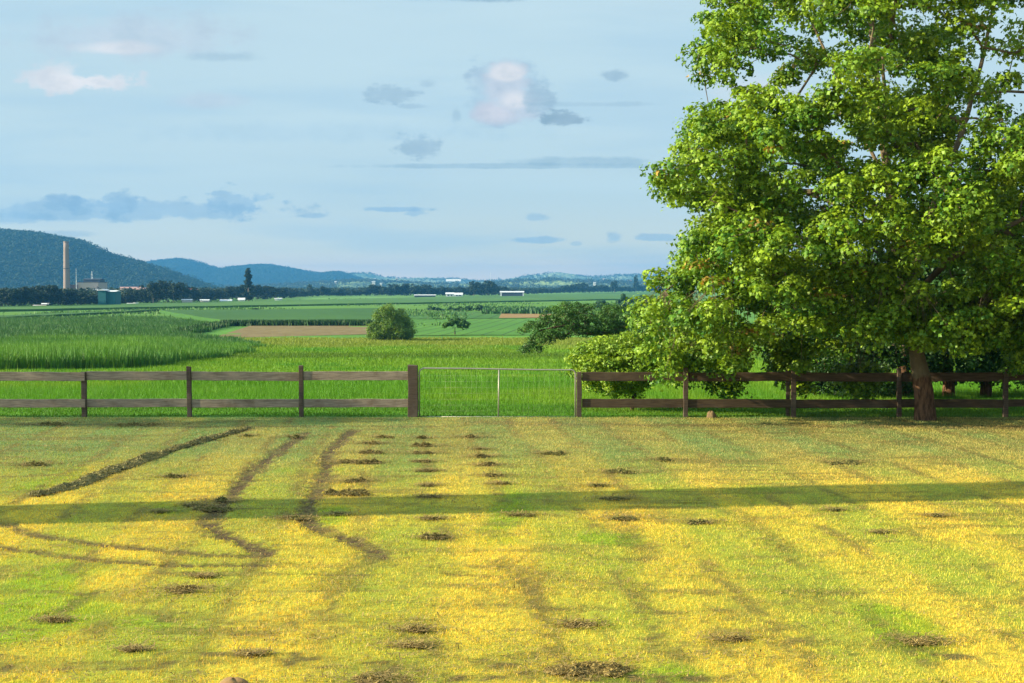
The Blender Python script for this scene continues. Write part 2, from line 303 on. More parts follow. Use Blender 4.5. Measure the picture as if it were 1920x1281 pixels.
def lawn_col(X, Y):
    n1 = fbm(X * .55, Y * .32, 1, 4); n2 = fbm(X * 1.7, Y * 1.1, 5, 4); n3 = fbm(X * 9, Y * 7, 9, 3)
    dirx = X + .078 * Y + .35 * (fbm(X * .25, Y * .25, 12, 2) - .5)
    st_ = .5 + .5 * np.cos(2 * np.pi * (dirx - .9) / 2.06 + 1.2 * (n1 - .5)); st_ = sst(st_, .2, .8)
    seam = np.abs(((dirx - .27) / 1.03 + .5) % 1 - .5) * 1.03; seam = sst(seam, .2, .04) * sst(fbm(X * 1.2, Y * .8, 93, 3), .38, .62)
    yel = np.clip(.20 + .60 * st_ + 1.1 * (n1 - .5) + .8 * (n2 - .5) + .02 * X - .35 * sst(-X, 2, 9) * sst(Y, 21, 27), 0, 1)  # last term greens the far-left lawn, painting in the shade there
    farf = sst(Y, 17.5, 26)
    A = np.array([.585, .49, .05]); B = np.array([.33, .39, .042]); A2 = np.array([.27, .30, .075]); B2 = np.array([.15, .25, .072])
    A = A + (A2 - A) * farf[..., None]; B = B + (B2 - B) * farf[..., None]
    c = B + (A - B) * yel[..., None]
    lush = sst(fbm(X * .8, Y * .5, 21, 3) + .012 * (12 - Y) - .004 * X, .60, .74)[..., None] * (1 - farf[..., None] * .6)
    c = c * (1 - .75 * lush) + np.array([.22, .37, .015]) * .75 * lush
    # thatch showing through in level streaks
    sk = fbm(X * 1.3 + .4 * n2, Y * 3.4, 60, 4); br = sst(sk, .56, .70) * .62 * (.35 + .65 * sst(n3, .35, .65))
    bl = sst(fbm(X * .9, Y * .9, 80, 3), .60, .72) * .45 * sst(n3, .35, .6); br = np.maximum(br, bl) * (1 + .6 * sst(Y, 15, 10)); hs2 = sst(fbm(X * .5, Y * 4.5, 160, 3), .58, .68) * sst(fbm(X * .4, Y * .3, 161, 2), .45, .6) * .6; br = np.clip(np.maximum(br, hs2), 0, 1)
    n4 = fbm(X * 16, Y * 8, 19, 2); pp = np.maximum(sst(n3, .60, .74) * .42, sst(n4 + .25 * (n2 - .5), .62, .78) * .55); br = np.maximum(br, pp); br = np.maximum(br, seam * .75 * sst(n3, .3, .55))
    th = np.array([.145, .12, .035]); c = c * (1 - br[..., None]) + th * br[..., None]
    br = np.maximum(br, .85 * heap_stain(X, Y)); c = c * (1 - .0) ; hs_ = heap_stain(X, Y)[..., None] * .8; c = c * (1 - hs_) + np.array([.11, .08, .03]) * hs_
    tk = track_amount(X, Y)[..., None]; c = c * (1 - tk) + np.array([.10, .068, .034]) * tk
    return c * (.80 + .42 * n3[..., None]) * (.90 + .22 * n4[..., None]), tk[..., 0], br
ORD = ['nearest the fence', 'second from the fence', 'third from the fence', 'fourth from the fence', 'fifth from the fence', 'sixth from the fence', 'seventh from the fence', 'eighth from the fence', 'ninth from the fence', 'tenth from the fence']
rows = {'the row left of the gate post line': [(715, 818, 24), (700, 831, 34), (697, 848, 44), (652, 865, 34), (690, 867, 40), (668, 899, 46), (655, 922, 50)],
        'the straight row below the gate\'s left end': [(792, 820, 26), (795, 835, 34), (797, 849, 32), (796, 864, 26), (800, 881, 30), (802, 908, 26), (805, 929, 38), (806, 972, 30), (814, 1008, 42)],
        'the row below the gate upright': [(884, 818, 34), (899, 840, 22), (907, 855, 30), (914, 871, 34), (930, 890, 38), (936, 905, 22)]}
solo = [(68, 871, 46, 'flat clump of cut grass alone on the far left of the lawn'), (325, 893, 36, 'clump of cut grass between the windrow and the left soil track'), (462, 818, 18, 'small clump at the top end of the cut grass windrow'),
 (553, 820, 30, 'dark earthy clump at the top of the left soil track'), (300, 961, 24, 'small dark clump inside the shadow band near the left'), (412, 938, 48, 'large dark green heap where the left soil track meets the shadow band'), (400, 956, 50, 'dark heap inside the shadow band on the left soil track'), (365, 948, 30, 'small dark heap left of the large one at the shadow band'),
 (550, 973, 38, 'heap at the lower edge of the shadow band left of the second track'), (632, 966, 30, 'yellow topped clump at the lower edge of the shadow band'), (345, 1106, 62, 'long green brown clump alone in the lower left lawn'), (100, 1164, 34, 'dark clod with pale straw at the lower left'), (248, 1218, 26, 'small round dark clod near the bottom left'),
 (472, 1226, 28, 'small brown clump near the bottom left of centre'), (778, 1183, 46, 'dark ragged clump above the bottom of the view left of centre'), (770, 1212, 40, 'second dark clump just below the ragged one left of centre'), (1092, 1256, 105, 'largest heap of cut grass at the bottom edge of the view'), (1080, 1172, 54, 'brown clump above the largest bottom heap'),
 (1033, 851, 36, 'dark clump below the right half of the gate'), (1122, 912, 26, 'small clump just above the shadow band right of the gate'), (1165, 886, 54, 'thin wide clump in the far lawn right of the gate'), (1236, 862, 34, 'small faint clump right of the wide thin one'), (1155, 936, 40, 'dark clump inside the shadow band right of centre'), (1168, 972, 44, 'brown clump just below the shadow band right of centre'),
 (1315, 979, 42, 'dark pointed clump below the shadow band on the right'), (1591, 867, 56, 'long dark clump in the far right lawn'), (1650, 999, 22, 'small dark clump in the right half below the shadow band'), (1565, 957, 24, 'tiny clump touching the lower edge of the shadow band on the right'), (1755, 968, 20, 'tiny clump near the right edge below the shadow band'), (978, 966, 30, 'brown clump below the shadow band under the gate upright'),
 (1370, 1200, 50, 'brown rough clump in the lower right lawn'), (1725, 1205, 60, 'wide brown clump in the lower right corner area'), (90, 796, 44, 'flat grey clump beside the fence at the far left'), (255, 797, 50, 'flat grey clump beside the fence below the second bay'), (700, 1278, 70, 'brown heap cut off by the bottom edge left of centre'), (382, 1083, 24, 'small brown clump above the long one in the lower left lawn')]
CL = [(a_, b_ + 2, w_) for l_ in rows.values() for a_, b_, w_ in l_] + [x[:3] for x in solo]
CLP = np.array([[*ground(a_, b_)[:2], w_ * ground(a_, b_)[1] / F] for a_, b_, w_ in CL])
def heap_stain(X, Y):
    out = np.zeros_like(X); nz = fbm(X * 7, Y * 7, 66, 3)
    for x0, y0, L in CLP:
        m_ = (np.abs(X - x0) < L * 2) & (np.abs(Y - y0) < L * 2)
        if m_.any(): out[m_] = np.maximum(out[m_], np.exp(-((X[m_] - x0) / (L * .75)) ** 2 - ((Y[m_] - y0) / (L * .5)) ** 2) * np.clip(2.4 * nz[m_] - .5, 0, 1))
    return out
LAWN_END = 30.9
def lawn_edge(X): return LAWN_END + .25 * (fbm(X * .6, X * 0 + 3, 90, 3) - .5)
def lawn_z(X, Y): return .05 * (fbm(X * .35, Y * .35, 70, 3) - .5) * sst(Y, 31, 28) + 0 * X
# sheet
xs = np.linspace(-1, 1, 640); ys = np.concatenate([np.linspace(-6, 8, 20)[:-1], 8 * (31.4 / 8) ** np.linspace(0, 1, 520)])
gy, gx = np.meshgrid(ys, xs, indexing='ij'); gX = gx * np.maximum(15, gy * .62 + 6)
def grid_faces(n, m):
    i = np.arange(n - 1)[:, None] * m + np.arange(m - 1)[None]; return np.stack([i, i + 1, i + m + 1, i + m], -1).reshape(-1, 4)
c, tk, br = lawn_col(gX, gy); c = c * .8
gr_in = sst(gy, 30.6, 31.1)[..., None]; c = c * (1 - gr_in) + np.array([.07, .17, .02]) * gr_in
zz_ = lawn_z(gX, gy) - .02 * tk * 1.0
tag(mesh_np('lawn', np.stack([gX, gy, zz_], -1), grid_faces(*gX.shape), M['lawn_soil'], col=c.reshape(-1, 3), smooth=True), kind='structure')

def blades(name, X, Y, Z, hgt, wid, col, mat, lean=.5, two=False, kind='stuff', label=None, cat=None, tipk=1.15):
    n = len(X); a = rng.uniform(0, 2 * np.pi, n); dx, dy = np.cos(a) * wid / 2, np.sin(a) * wid / 2
    la = rng.uniform(0, 2 * np.pi, n); lm = np.abs(rng.normal(0, lean, n)) * hgt; lx, ly = np.cos(la) * lm, np.sin(la) * lm
    p0 = np.stack([X - dx, Y - dy, Z], -1); p1 = np.stack([X + dx, Y + dy, Z], -1); zt_ = np.sqrt(np.clip(hgt ** 2 - lm ** 2, (.25 * hgt) ** 2, None))
    tp = np.stack([X + lx, Y + ly, Z + zt_], -1)
    if two:
        m0 = np.stack([X - dx * .8 + lx * .3, Y - dy * .8 + ly * .3, Z + zt_ * .6], -1); m1 = np.stack([X + dx * .8 + lx * .3, Y + dy * .8 + ly * .3, Z + zt_ * .6], -1)
        Vv = np.stack([p0, p1, m1, m0, tp], 1).reshape(-1, 3); b = np.arange(n)[:, None] * 5
        Ff = np.concatenate([b + [0, 1, 2], b + [0, 2, 3], b + [3, 2, 4]]); cc = np.repeat(col, 5, 0)
    else:
        Vv = np.stack([p0, p1, tp], 1).reshape(-1, 3); Ff = np.arange(3 * n).reshape(-1, 3); cc = np.repeat(col, 3, 0)
    o = mesh_np(name, Vv, Ff, mat, col=np.clip(cc, 0, 1)); return tag(o, label, cat, None, kind)
def scatter(y0, y1, dens, xk=.43, xo=.6, pw=None):
    """points in the view wedge; dens per m2 callable on Y"""
    Ys = []; Xs = []
    e = np.linspace(y0, y1, 60)
    for a, b in zip(e[:-1], e[1:]):
        hw = xk * b + xo; n = int(dens((a + b) / 2) * (b - a) * 2 * hw); Ys.append(rng.uniform(a, b, n)); Xs.append(rng.uniform(-hw, hw, n))
    return np.concatenate(Xs), np.concatenate(Ys)
X, Y = scatter(9.2, 31.2, lambda y: 3000 * (10 / y) ** .75)
keep = Y < lawn_edge(X); X, Y = X[keep], Y[keep]
c, tk, br = lawn_col(X, Y); n = len(X)
keep = rng.random(n) > np.clip(tk * .75 + br * .45, 0, .9); X, Y, c, tk = X[keep], Y[keep], c[keep], tk[keep]; n = len(X)
tuft = fbm(X * 5, Y * 5, 200, 3)
rv = rng.normal(1, .11, n)[:, None]; c = c * np.clip(rv, .4, 1.7) * (.8 + .4 * tuft)[:, None]
dry = (rng.random(n) < .06)[:, None]; c = np.where(dry, c * .4 + np.array([.5, .38, .13]) * .5, c)
hh = rng.uniform(.015, .040, n) * (.55 + .9 * tuft) * (1 - .4 * tk); wd = rng.uniform(.004, .008, n) * (1 + (Y - 10) * .05)
blades('lawn_grass', X, Y, lawn_z(X, Y) - .003, hh, wd, c, M['blade'], .65, label='short mown yellow green lawn grass filling the foreground up to the fence', cat='lawn grass')

# ------------------------------------------------------------------ ground beyond the fence
ys = 31.0 * (8800 / 31.0) ** np.linspace(0, 1, 420); xs = np.linspace(-1, 1, 300)
gy, gx = np.meshgrid(ys, xs, indexing='ij'); gX = gx * np.maximum(60, gy * .8)
pn = fbm(gX * .05, gy * .05, 3, 4)[..., None]; pn2 = fbm(gX * .004, gy * .006, 8, 4)[..., None]
near = np.array([.105, .27, .012]); mid = np.array([.085, .21, .025]); far = np.array([.12, .245, .05])
k1 = sst(gy, 90, 260)[..., None]; k2 = sst(gy, 300, 900)[..., None]
c = near + (mid - near) * k1; c = c + (far - c) * k2; c = c * (.7 + .6 * pn) * (.8 + .4 * pn2)
Z = zt(gy) + .25 * (fbm(gX * .05, gy * .05, 14, 3) - .5) * sst(gy, 34, 60) - .012
tag(mesh_np('ground', np.stack([gX, gy, Z], -1), grid_faces(*gX.shape), M['ground'], col=c.reshape(-1, 3), smooth=True), kind='structure')
# pasture blades
def past_col(X, Y):
    n = fbm(X * .12, Y * .12, 40, 4)[:, None]; n2 = fbm(X * .9, Y * .5, 41, 3)[:, None]
    py = project(X, Y, zt(Y))[1][:, None]; px = project(X, Y, zt(Y))[0][:, None]
    lush = np.array([.11, .30, .012]); lime = np.array([.18, .345, .014]); olive = np.array([.24, .29, .05])
    c = lush + (lime - lush) * sst(n + (n2 - .5) * .5 + sst(Y, 45, 110)[:, None] * .18, .42, .68)
    ol = sst(Y[:, None] + 30 * (n - .5), 160, 182); c = c * (1 - .95 * ol) + olive * 1.05 * ol
    dk = sst(Y[:, None] + 14 * (n2 - .5), 128, 138) * sst(Y[:, None], 158, 146); c = c * (1 - .35 * dk)
    return c
X, Y = scatter(31.0, 50, lambda y: 620 * (31 / y) ** 1.4, .43, 1.5); k = (Y > lawn_edge(X) - .05); X, Y = X[k], Y[k]
n = len(X); hs = np.interp(Y, [31, 33.5, 37, 41, 50], [.05, .09, .13, .30, .42]) * rng.uniform(.5, 1.2, n) * (.6 + .8 * fbm(X * .7, Y * .7, 50, 3))
c = past_col(X, Y) * np.clip(rng.normal(1, .18, n), .5, 1.6)[:, None]; short = sst(Y, 37, 33)[:, None]; c = c * (1 - .3 * short)
blades('pasture_grass', X, Y, zt(Y), hs, rng.uniform(.009, .017, n), c, M['pasture'], .5, label='lush bright green pasture grass directly behind the timber fence', cat='pasture grass')
X, Y = scatter(49, 214, lambda y: 170 * (50 / y) ** 1.6, .43, 3); n = len(X)
hs = rng.uniform(.3, .55, n) * (.6 + .8 * fbm(X * .25, Y * .25, 52, 3)) * np.interp(Y, [50, 130, 230], [1, .9, .9]); sp_ = rng.random(n) < .003; hs = np.where(sp_, hs * 2, hs)
c = past_col(X, Y) * np.clip(rng.normal(1, .12, n), .6, 1.4)[:, None]
blades('meadow_grass', X, Y, zt(Y) - .05, hs, .018 + Y * .0007, c, M['pasture'], .3, label='long lime and olive meadow grass reaching from the pasture to the crop fields', cat='meadow grass')

# ------------------------------------------------------------------ crop fields
def crop_mat(name, c1, c2, rows=None, rowcol=(.03, .06, .02), nscale=.12, ang=0.):
    c1 = (c1[0] * .55, c1[1] * .58, c1[2] * .4); c2 = (c2[0] * .55, c2[1] * .58, c2[2] * .4); rowcol = tuple(x * .7 for x in rowcol)
    m, t = mat_new(name); g = t.new('ShaderNodeNewGeometry'); p = g.outputs['Position']
    n = t.noise(t.scale(p, (1, .35, 1)), nscale, 5, .6); c = t.mix(t.mapr(n, .35, .65), c1, c2)
    fine = t.noise(p, .9, 4, .6); c = t.mix(t.mapr(fine, .4, .75, 0, .35), c, tuple(x * .5 for x in c1))
    if rows:
        sp_ = t.new('ShaderNodeSeparateXYZ'); t.l.new(t.scale(p, (1, 1, 1), rot=(0, 0, ang)), sp_.inputs[0])
        wv = t.m('ABSOLUTE', t.m('SINE', t.m('MULTIPLY', sp_.outputs[0], math.pi / rows))); wv = t.m('ADD', wv, t.m('MULTIPLY', fine, .25))
        c = t.mix(t.mapr(wv, .18, .42, .75, 0), c, rowcol)
    b = t.new('ShaderNodeBsdfPrincipled'); t.l.new(c, b.inputs['Base Color']); b.inputs['Roughness'].default_value = .9; b.inputs['Specular IOR Level'].default_value = .1
    finish(t, b.outputs[0]); return m
def sheet(name, q, hgt, mat, nu=40, nv=14, wob=0., cell=6.):
    """field as a slab following the terrain: q = TL, TR, BR, BL given where they meet the ground in the view"""
    q = np.array(q, float); u = np.linspace(0, 1, nu)[None, :, None]; v = np.linspace(0, 1, nv)[:, None, None]
    P = (q[0] * (1 - u) + q[1] * u) * (1 - v) + (q[3] * (1 - u) + q[2] * u) * v
    G = ground(P[..., 0], P[..., 1]); X_, Y_ = G[..., 0], G[..., 1]
    zb = G[..., 2] + .03; ztop = zb + hgt * (1 + wob * (fbm(X_ / cell, Y_ / cell, 5, 3) - .5) * 2)
    T = np.stack([X_, Y_, ztop], -1); Fq = grid_faces(nv, nu)
    if hgt > .06:
        ring = [(0, j) for j in range(nu)] + [(i, nu - 1) for i in range(1, nv)] + [(nv - 1, j) for j in range(nu - 2, -1, -1)] + [(i, 0) for i in range(nv - 2, 0, -1)]
        idx = np.array([i * nu + j for i, j in ring]); low = T.reshape(-1, 3)[idx].copy(); low[:, 2] = zb.reshape(-1)[idx] - .3
        b = nu * nv; m_ = len(idx); k = np.arange(m_); k2 = (k + 1) % m_
        Fw = np.stack([idx, idx[k2], b + k2, b + k], -1); V_ = np.concatenate([T.reshape(-1, 3), low]); Fq = np.concatenate([Fq, Fw])
    else: V_ = T.reshape(-1, 3)
    return tag(mesh_np(name, V_, Fq, mat), kind='structure')
c_far = crop_mat('far_cane', (.085, .20, .055), (.115, .245, .065), nscale=.01)
c_lite = crop_mat('light_cane', (.13, .28, .045), (.17, .33, .055), nscale=.008)
c_mid = crop_mat('mid_cane', (.055, .15, .045), (.075, .185, .05), nscale=.03)
c_row = crop_mat('row_crop', (.10, .26, .05), (.13, .30, .055), rows=3.6, ang=R(4), nscale=.05)
c_row2 = crop_mat('young_row_crop', (.075, .20, .05), (.095, .225, .055), rows=5.2, ang=R(2), nscale=.04)
c_soil = crop_mat('ploughed_soil', (.25, .17, .10), (.32, .23, .15), rows=1.6, rowcol=(.15, .13, .06), ang=R(62), nscale=.3)
c_soil2 = crop_mat('bare_soil', (.36, .20, .11), (.42, .26, .15), nscale=.05)
sheet('field', [(-60, 580), (1260, 547.5), (1260, 561), (-60, 586)], .9, c_far, 90, 8, .25, 20)
sheet('field', [(-60, 588), (1260, 561.5), (1260, 577), (-60, 600)], .05, c_lite, 60, 8)
sheet('field', [(-60, 599), (300, 583.5), (300, 584), (-60, 604)], .8, c_mid, 60, 5, .3, 12)
sheet('field', [(300, 588), (735, 583), (735, 608), (418, 611)], 1.25, c_mid, 40, 10, .15, 9)
sheet('field', [(740, 586), (1010, 583), (985, 597.5), (740, 598.5)], .05, c_row2, 30, 8, .1, 9)
sheet('field', [(700, 599.5), (1250, 598), (1250, 628), (700, 630)], .05, c_row, 60, 12, .2, 7)
sheet('field', [(470, 611), (715, 610.5), (700, 627), (395, 635)], .02, c_soil, 30, 10)
sheet('field', [(940, 588.5), (1060, 587), (1060, 596), (935, 597)], .1, c_soil2, 16, 5)
# near cane: standing leaves
def poly_in(X, Y, P):
    ins = np.zeros(len(X), bool); n = len(P)
    for i in range(n):
        x0, y0 = P[i]; x1, y1 = P[(i + 1) % n]
        ins ^= ((y0 > Y) != (y1 > Y)) & (X < (x1 - x0) * (Y - y0) / (y1 - y0 + 1e-12) + x0)
    return ins
def cane(name, pxpoly, dens, h0, wid, c1, c2, label, slab=0.6, nz=.15):
    P = gl(pxpoly); x0, y0 = P.min(0); x1, y1 = P.max(0); n = int((x1 - x0) * (y1 - y0) * dens)
    X = rng.uniform(x0, x1, n); Y = rng.uniform(y0, y1, n); jx = (fbm(X * .3, Y * .3, 71, 2) - .5) * 5; k = poly_in(X + jx, Y + jx, P); X, Y = X[k], Y[k]; n = len(X)
    t = fbm(X * nz, Y * nz, 61, 4)[:, None]; rnd = np.clip(rng.normal(1, .2, n), .5, 1.5)[:, None]
    c = (np.array(c1) + (np.array(c2) - np.array(c1)) * sst(t, .35, .65)) * rnd
    hs = h0 * rng.uniform(.65, 1.2, n) * (.8 + .4 * t[:, 0]) * np.interp(project(X, Y, zt(Y))[0], [250, 360, 500], [1, .75, .4])
    return blades(name, X, Y, zt(Y) - .1, hs, wid * rng.uniform(.7, 1.3, n), c, M['crop'], .22, True, label=label, cat='cane crop')
cane('cane_crop', [(-70, 702), (120, 699), (300, 691), (400, 675), (470, 660), (500, 651), (430, 650), (200, 652), (-70, 655)], 60, 1.9, .055, (.07, .215, .02), (.125, .30, .022), 'tall bright green cane standing behind the left fence')
cane('cane_crop', [(-70, 660), (200, 658), (400, 655), (480, 648), (440, 641), (350, 634), (340, 630), (400, 617), (420, 612), (300, 603), (-70, 606)], 20, 1.7, .12, (.038, .135, .030), (.062, .185, .036), 'darker cane field stretching back behind the tall bright cane')
X = np.concatenate([np.linspace(418, 700, 200), np.linspace(335, 420, 60)]); Yp = np.concatenate([np.full(200, 611.), np.interp(np.linspace(335, 420, 60), [335, 420], [630, 611.5])])
G = ground(X, Yp); G = np.repeat(G, 26, 0); n = len(G); G[:, 0] += rng.normal(0, .7, n); G[:, 1] += rng.normal(0, .8, n)
blades('hedge_crop', G[:, 0], G[:, 1], G[:, 2], rng.uniform(.7, 1.7, n), rng.uniform(.2, .4, n), np.array([.035, .10, .025]) * rng.uniform(.5, 1.5, (n, 1)), M['crop'], .3, True, label='dark ragged crop edge along the back of the brown ploughed strip', cat='crop edge')
X = rng.uniform(905, 1040, 2200); G = ground(X, 581 + (X - 905) * .004 + rng.uniform(0, 8, 2200)); n = len(G)
blades('weed_strip', G[:, 0], G[:, 1], G[:, 2], rng.uniform(.8, 2.4, n), rng.uniform(.6, 1.2, n), np.array([.04, .13, .035]) * rng.uniform(.5, 1.5, (n, 1)), M['crop'], .3, True, label='dark weedy strip above the small bare patch right of the crop rows', cat='weed strip')

px_ = rng.uniform(-50, 1250, 42000); py_ = 556 + 54 * rng.random(42000) ** 1.1; G = ground(px_, py_ + np.interp(px_, [0, 1200], [14, -4])); nz = fbm(G[:, 0] / 28, G[:, 1] / 90, 404, 4)
k = (rng.random(42000) < sst(nz, .42, .6)) & ~((px_ > 385) & (px_ < 715) & (py_ + 4 > 600)) & ~((px_ > 930) & (px_ < 1060) & (py_ > 586)); G = G[k]; n = len(G)
blades('crop_tufts', G[:, 0], G[:, 1], G[:, 2], rng.uniform(.35, 1.2, n), rng.uniform(.3, .9, n) * (G[:, 1] / 500), np.array([.085, .20, .04]) * rng.uniform(.45, 1.35, (n, 1)), M['crop'], .4, label='uneven tufts standing up through the far crop fields', cat='crop tufts')
# ------------------------------------------------------------------ foliage builders
LEAF = np.array([(0, -.5, 0), (.2, -.22, .04), (.48, -.05, -.05), (.22, .16, .04), (0, .58, -.07), (-.22, .16, .04), (-.48, -.05, -.05), (-.2, -.22, .04)])
LEAF_F = np.array([(0, 1, 7), (1, 2, 3), (1, 3, 5), (1, 5, 7), (7, 5, 6), (3, 4, 5)])
OVAL = np.array([(0, -.5, 0), (.24, -.1, .06), (.18, .25, .02), (0, .55, -.08), (-.18, .25, .02), (-.24, -.1, .06)]); OVAL_F = np.array([(0, 1, 5), (1, 2, 4), (1, 4, 5), (2, 3, 4)])
DIA = np.array([(0, -.5, 0), (.32, 0, .08), (0, .5, 0), (-.32, 0, .08)]); DIA_F = np.array([(0, 1, 3), (1, 2, 3)])
def leaves(P, Nrm, size, col, shape):
    """place leaf polygons at P, facing Nrm"""
    Lv, Lf = shape; n = len(P); Nrm = Nrm / (np.linalg.norm(Nrm, axis=1, keepdims=True) + 1e-9)
    r = rng.normal(size=(n, 3)); a = np.cross(Nrm, r); a /= np.linalg.norm(a, axis=1, keepdims=True) + 1e-9; b = np.cross(Nrm, a)
    Vv = P[:, None] + size[:, None, None] * (Lv[None, :, 0:1] * a[:, None] + Lv[None, :, 1:2] * b[:, None] + Lv[None, :, 2:3] * Nrm[:, None])
    k = len(Lv); Ff = (np.arange(n)[:, None, None] * k + Lf[None]).reshape(-1, 3)
    return Vv.reshape(-1, 3), Ff, np.repeat(col, k, 0)
def clump_leaves(C, rad, per, size, cA, cB, shape, red=.0, flat=.6, up=.5, out=None, shell=.55):
    n = len(C); idx = np.repeat(np.arange(n), per); m = len(idx)
    d = rng.normal(size=(m, 3)); d[:, 2] += up; d /= np.linalg.norm(d, axis=1, keepdims=True)
    rr = rng.uniform(shell, 1, m)[:, None] ** .7 * rad[idx][:, None]
    ax = rng.normal(size=(n, 3)); lob = 1 + .35 * np.sin(3 * np.arctan2(d[:, 1], d[:, 0]) + ax[idx, 0] * 5) * (1 - d[:, 2] ** 2)
    P = C[idx] + d * rr * np.array([1, 1, flat]) * lob[:, None] + rng.normal(0, .05, (m, 3)) * rad[idx][:, None]
    Nn = d * .8 + rng.normal(0, .45, (m, 3)) + np.array([0, 0, .45])
    if out is not None: Nn += out * .5
    t = np.clip(rng.random(n)[idx] * .6 + .2 * d[:, 2] + rng.normal(0, .18, m) + .15, 0, 1)[:, None]
    c = np.array(cA) * (1 - t) + np.array(cB) * t
    if red: 
        rc = (rng.random(n) < red)[idx] & (d[:, 2] > .2) & (rng.random(m) < .5); c = np.where(rc[:, None], np.array([.27, .17, .03]) * rng.uniform(.7, 1.2, (m, 1)), c)
    c = c * np.clip(rng.normal(1, .12, m), .6, 1.4)[:, None]
    return leaves(P, Nn, size * rng.uniform(.6, 1.25, m), c, shape)
def poly_dist(X, Y, P):
    P = np.array(P, float); d = np.full(len(X), 1e9)
    for i in range(len(P)):
        a, b = P[i], P[(i + 1) % len(P)]; ab = b - a; t = np.clip(((X - a[0]) * ab[0] + (Y - a[1]) * ab[1]) / (ab @ ab), 0, 1)
        d = np.minimum(d, np.hypot(X - a[0] - t * ab[0], Y - a[1] - t * ab[1]))
    return d
def outline(px, Yd): return np.array([at(p[0], p[1], Yd)[[0, 2]] for p in px])
def fill_clumps(P, Yd, n, depth, ramp, mind, holes=(), front=.5):
    """clump centres inside outline P (x,z), with real depth that tapers towards the outline"""
    x0, z0 = P.min(0); x1, z1 = P.max(0); out = np.zeros((0, 3)); tries = 0
    while len(out) < n and tries < 60:
        tries += 1; m = 1500; X_ = rng.uniform(x0, x1, m); Z_ = rng.uniform(z0, z1, m); k = poly_in(X_, Z_, P); X_, Z_ = X_[k], Z_[k]
        d = poly_dist(X_, Z_, P); half = depth * np.sqrt(np.clip(d / ramp, .02, 1)); s = rng.uniform(-1, 1, len(X_)); s = np.sign(s) * np.abs(s) ** front
        C = np.stack([X_, Yd + s * half, Z_], -1)
        for hx, hz, hr in holes: C = C[np.hypot(C[:, 0] - hx, C[:, 2] - hz) > hr]
        for c_ in C:
            if len(out) >= n: break
            if len(out) == 0 or np.min(np.sum((out - c_) ** 2, 1)) > mind ** 2: out = np.vstack([out, c_])
    return out
def skeleton(limbs, C, r_leaf, rmax, step=.35, sag=.06, pen=.5):
    """limbs = list of polylines (first is trunk with radii). every clump is joined to the nearest wood."""
    pos = []; par = []; rmin = []
    def addpoly(pts, rads, pidx):
        last = pidx
        for i, (p, r_) in enumerate(zip(pts, rads)):
            p = np.array(p, float)
            if last is None: pos.append(p); par.append(-1); rmin.append(r_); last = 0; continue
            q = pos[last]; rq = rmin[last] if i else r_; L = np.linalg.norm(p - q); k = max(1, int(L / step))
            for s_ in range(1, k + 1): pos.append(q + (p - q) * s_ / k + (rng.normal(0, .018, 3) * L / k if s_ < k else 0)); par.append(last); rmin.append(rq + (r_ - rq) * s_ / k); last = len(pos) - 1
    for li, (pts, rads) in enumerate(limbs):
        if li == 0: addpoly(pts, rads, None)
        else:
            A = np.array(pos); j = int(np.argmin(np.sum((A - np.array(pts[0])) ** 2, 1))); addpoly(pts[1:], rads[1:], j)
    base = np.array(limbs[0][0][-1]); order = np.argsort(np.sum((C - base) ** 2, 1)); leafn = {}
    zmin = limbs[1][0][0][2] if len(limbs) > 1 else limbs[0][0][1][2]
    for ci in order:
        c_ = C[ci]; A = np.array(pos); d = np.linalg.norm(A - c_, axis=1) + pen * np.clip(A[:, 2] - c_[2], 0, None) + 50 * (A[:, 2] < zmin * .9)
        j = int(np.argmin(d)); q = pos[j]; L = np.linalg.norm(c_ - q); k = max(1, int(L / step)); last = j
        side = rng.normal(0, .12, 3) * L
        for s_ in range(1, k + 1):
            t = s_ / k; p = q + (c_ - q) * t + side * math.sin(math.pi * t) * .6 + np.array([0, 0, sag * L * math.sin(math.pi * t)])
            pos.append(p); par.append(last); rmin.append(0); last = len(pos) - 1
        leafn[last] = leafn.get(last, 0) + 1
    n = len(pos); w_ = np.zeros(n); 
    for k, v in leafn.items(): w_[k] += v
    for i in range(n - 1, 0, -1): w_[par[i]] += w_[i]
    r_ = np.minimum(r_leaf * np.maximum(w_, 1) ** .45, rmax); r_ = np.maximum(r_, rmin)
    return np.array(pos), np.array(par), r_
def wood_mesh(name, pos, par, rad, mat, parent, nside=7):
    e = np.arange(1, len(pos)); a = pos[par[e]]; b = pos[e]; t = b - a; L = np.linalg.norm(t, axis=1, keepdims=True) + 1e-9; t = t / L
    u = np.cross(t, np.where(np.abs(t[:, 1:2]) < .9, [[0, 1., 0]], [[1., 0, 0]])); u /= np.linalg.norm(u, axis=1, keepdims=True); v = np.cross(t, u)
    ra = np.minimum(rad[par[e]], rad[e] * 1.35); rb = rad[e]; an = 2 * np.pi * np.arange(nside) / nside
    ring = np.cos(an)[None, :, None] * u[:, None] + np.sin(an)[None, :, None] * v[:, None]
    A = (a - t * ra[:, None] * .3)[:, None] + ra[:, None, None] * ring; B = (b + t * rb[:, None] * .25)[:, None] + rb[:, None, None] * ring
    V_ = np.concatenate([A, B], 1).reshape(-1, 3); base = np.arange(len(e))[:, None, None] * 2 * nside; k = np.arange(nside); k2 = (k + 1) % nside
    Ff = (base + np.stack([k, k2, nside + k2, nside + k], -1)[None]).reshape(-1, 4)
    return mesh_np(name, V_, Ff, mat, parent, smooth=True)
def merge(*parts):
    V_, F_, C_ = [], [], []; o = 0
    for v, f, c in parts: V_.append(v); F_.append(f + o); C_.append(c); o += len(v)
    return np.concatenate(V_), np.concatenate(F_), np.concatenate(C_)
GA, GB = (.045, .135, .010), (.225, .325, .016)

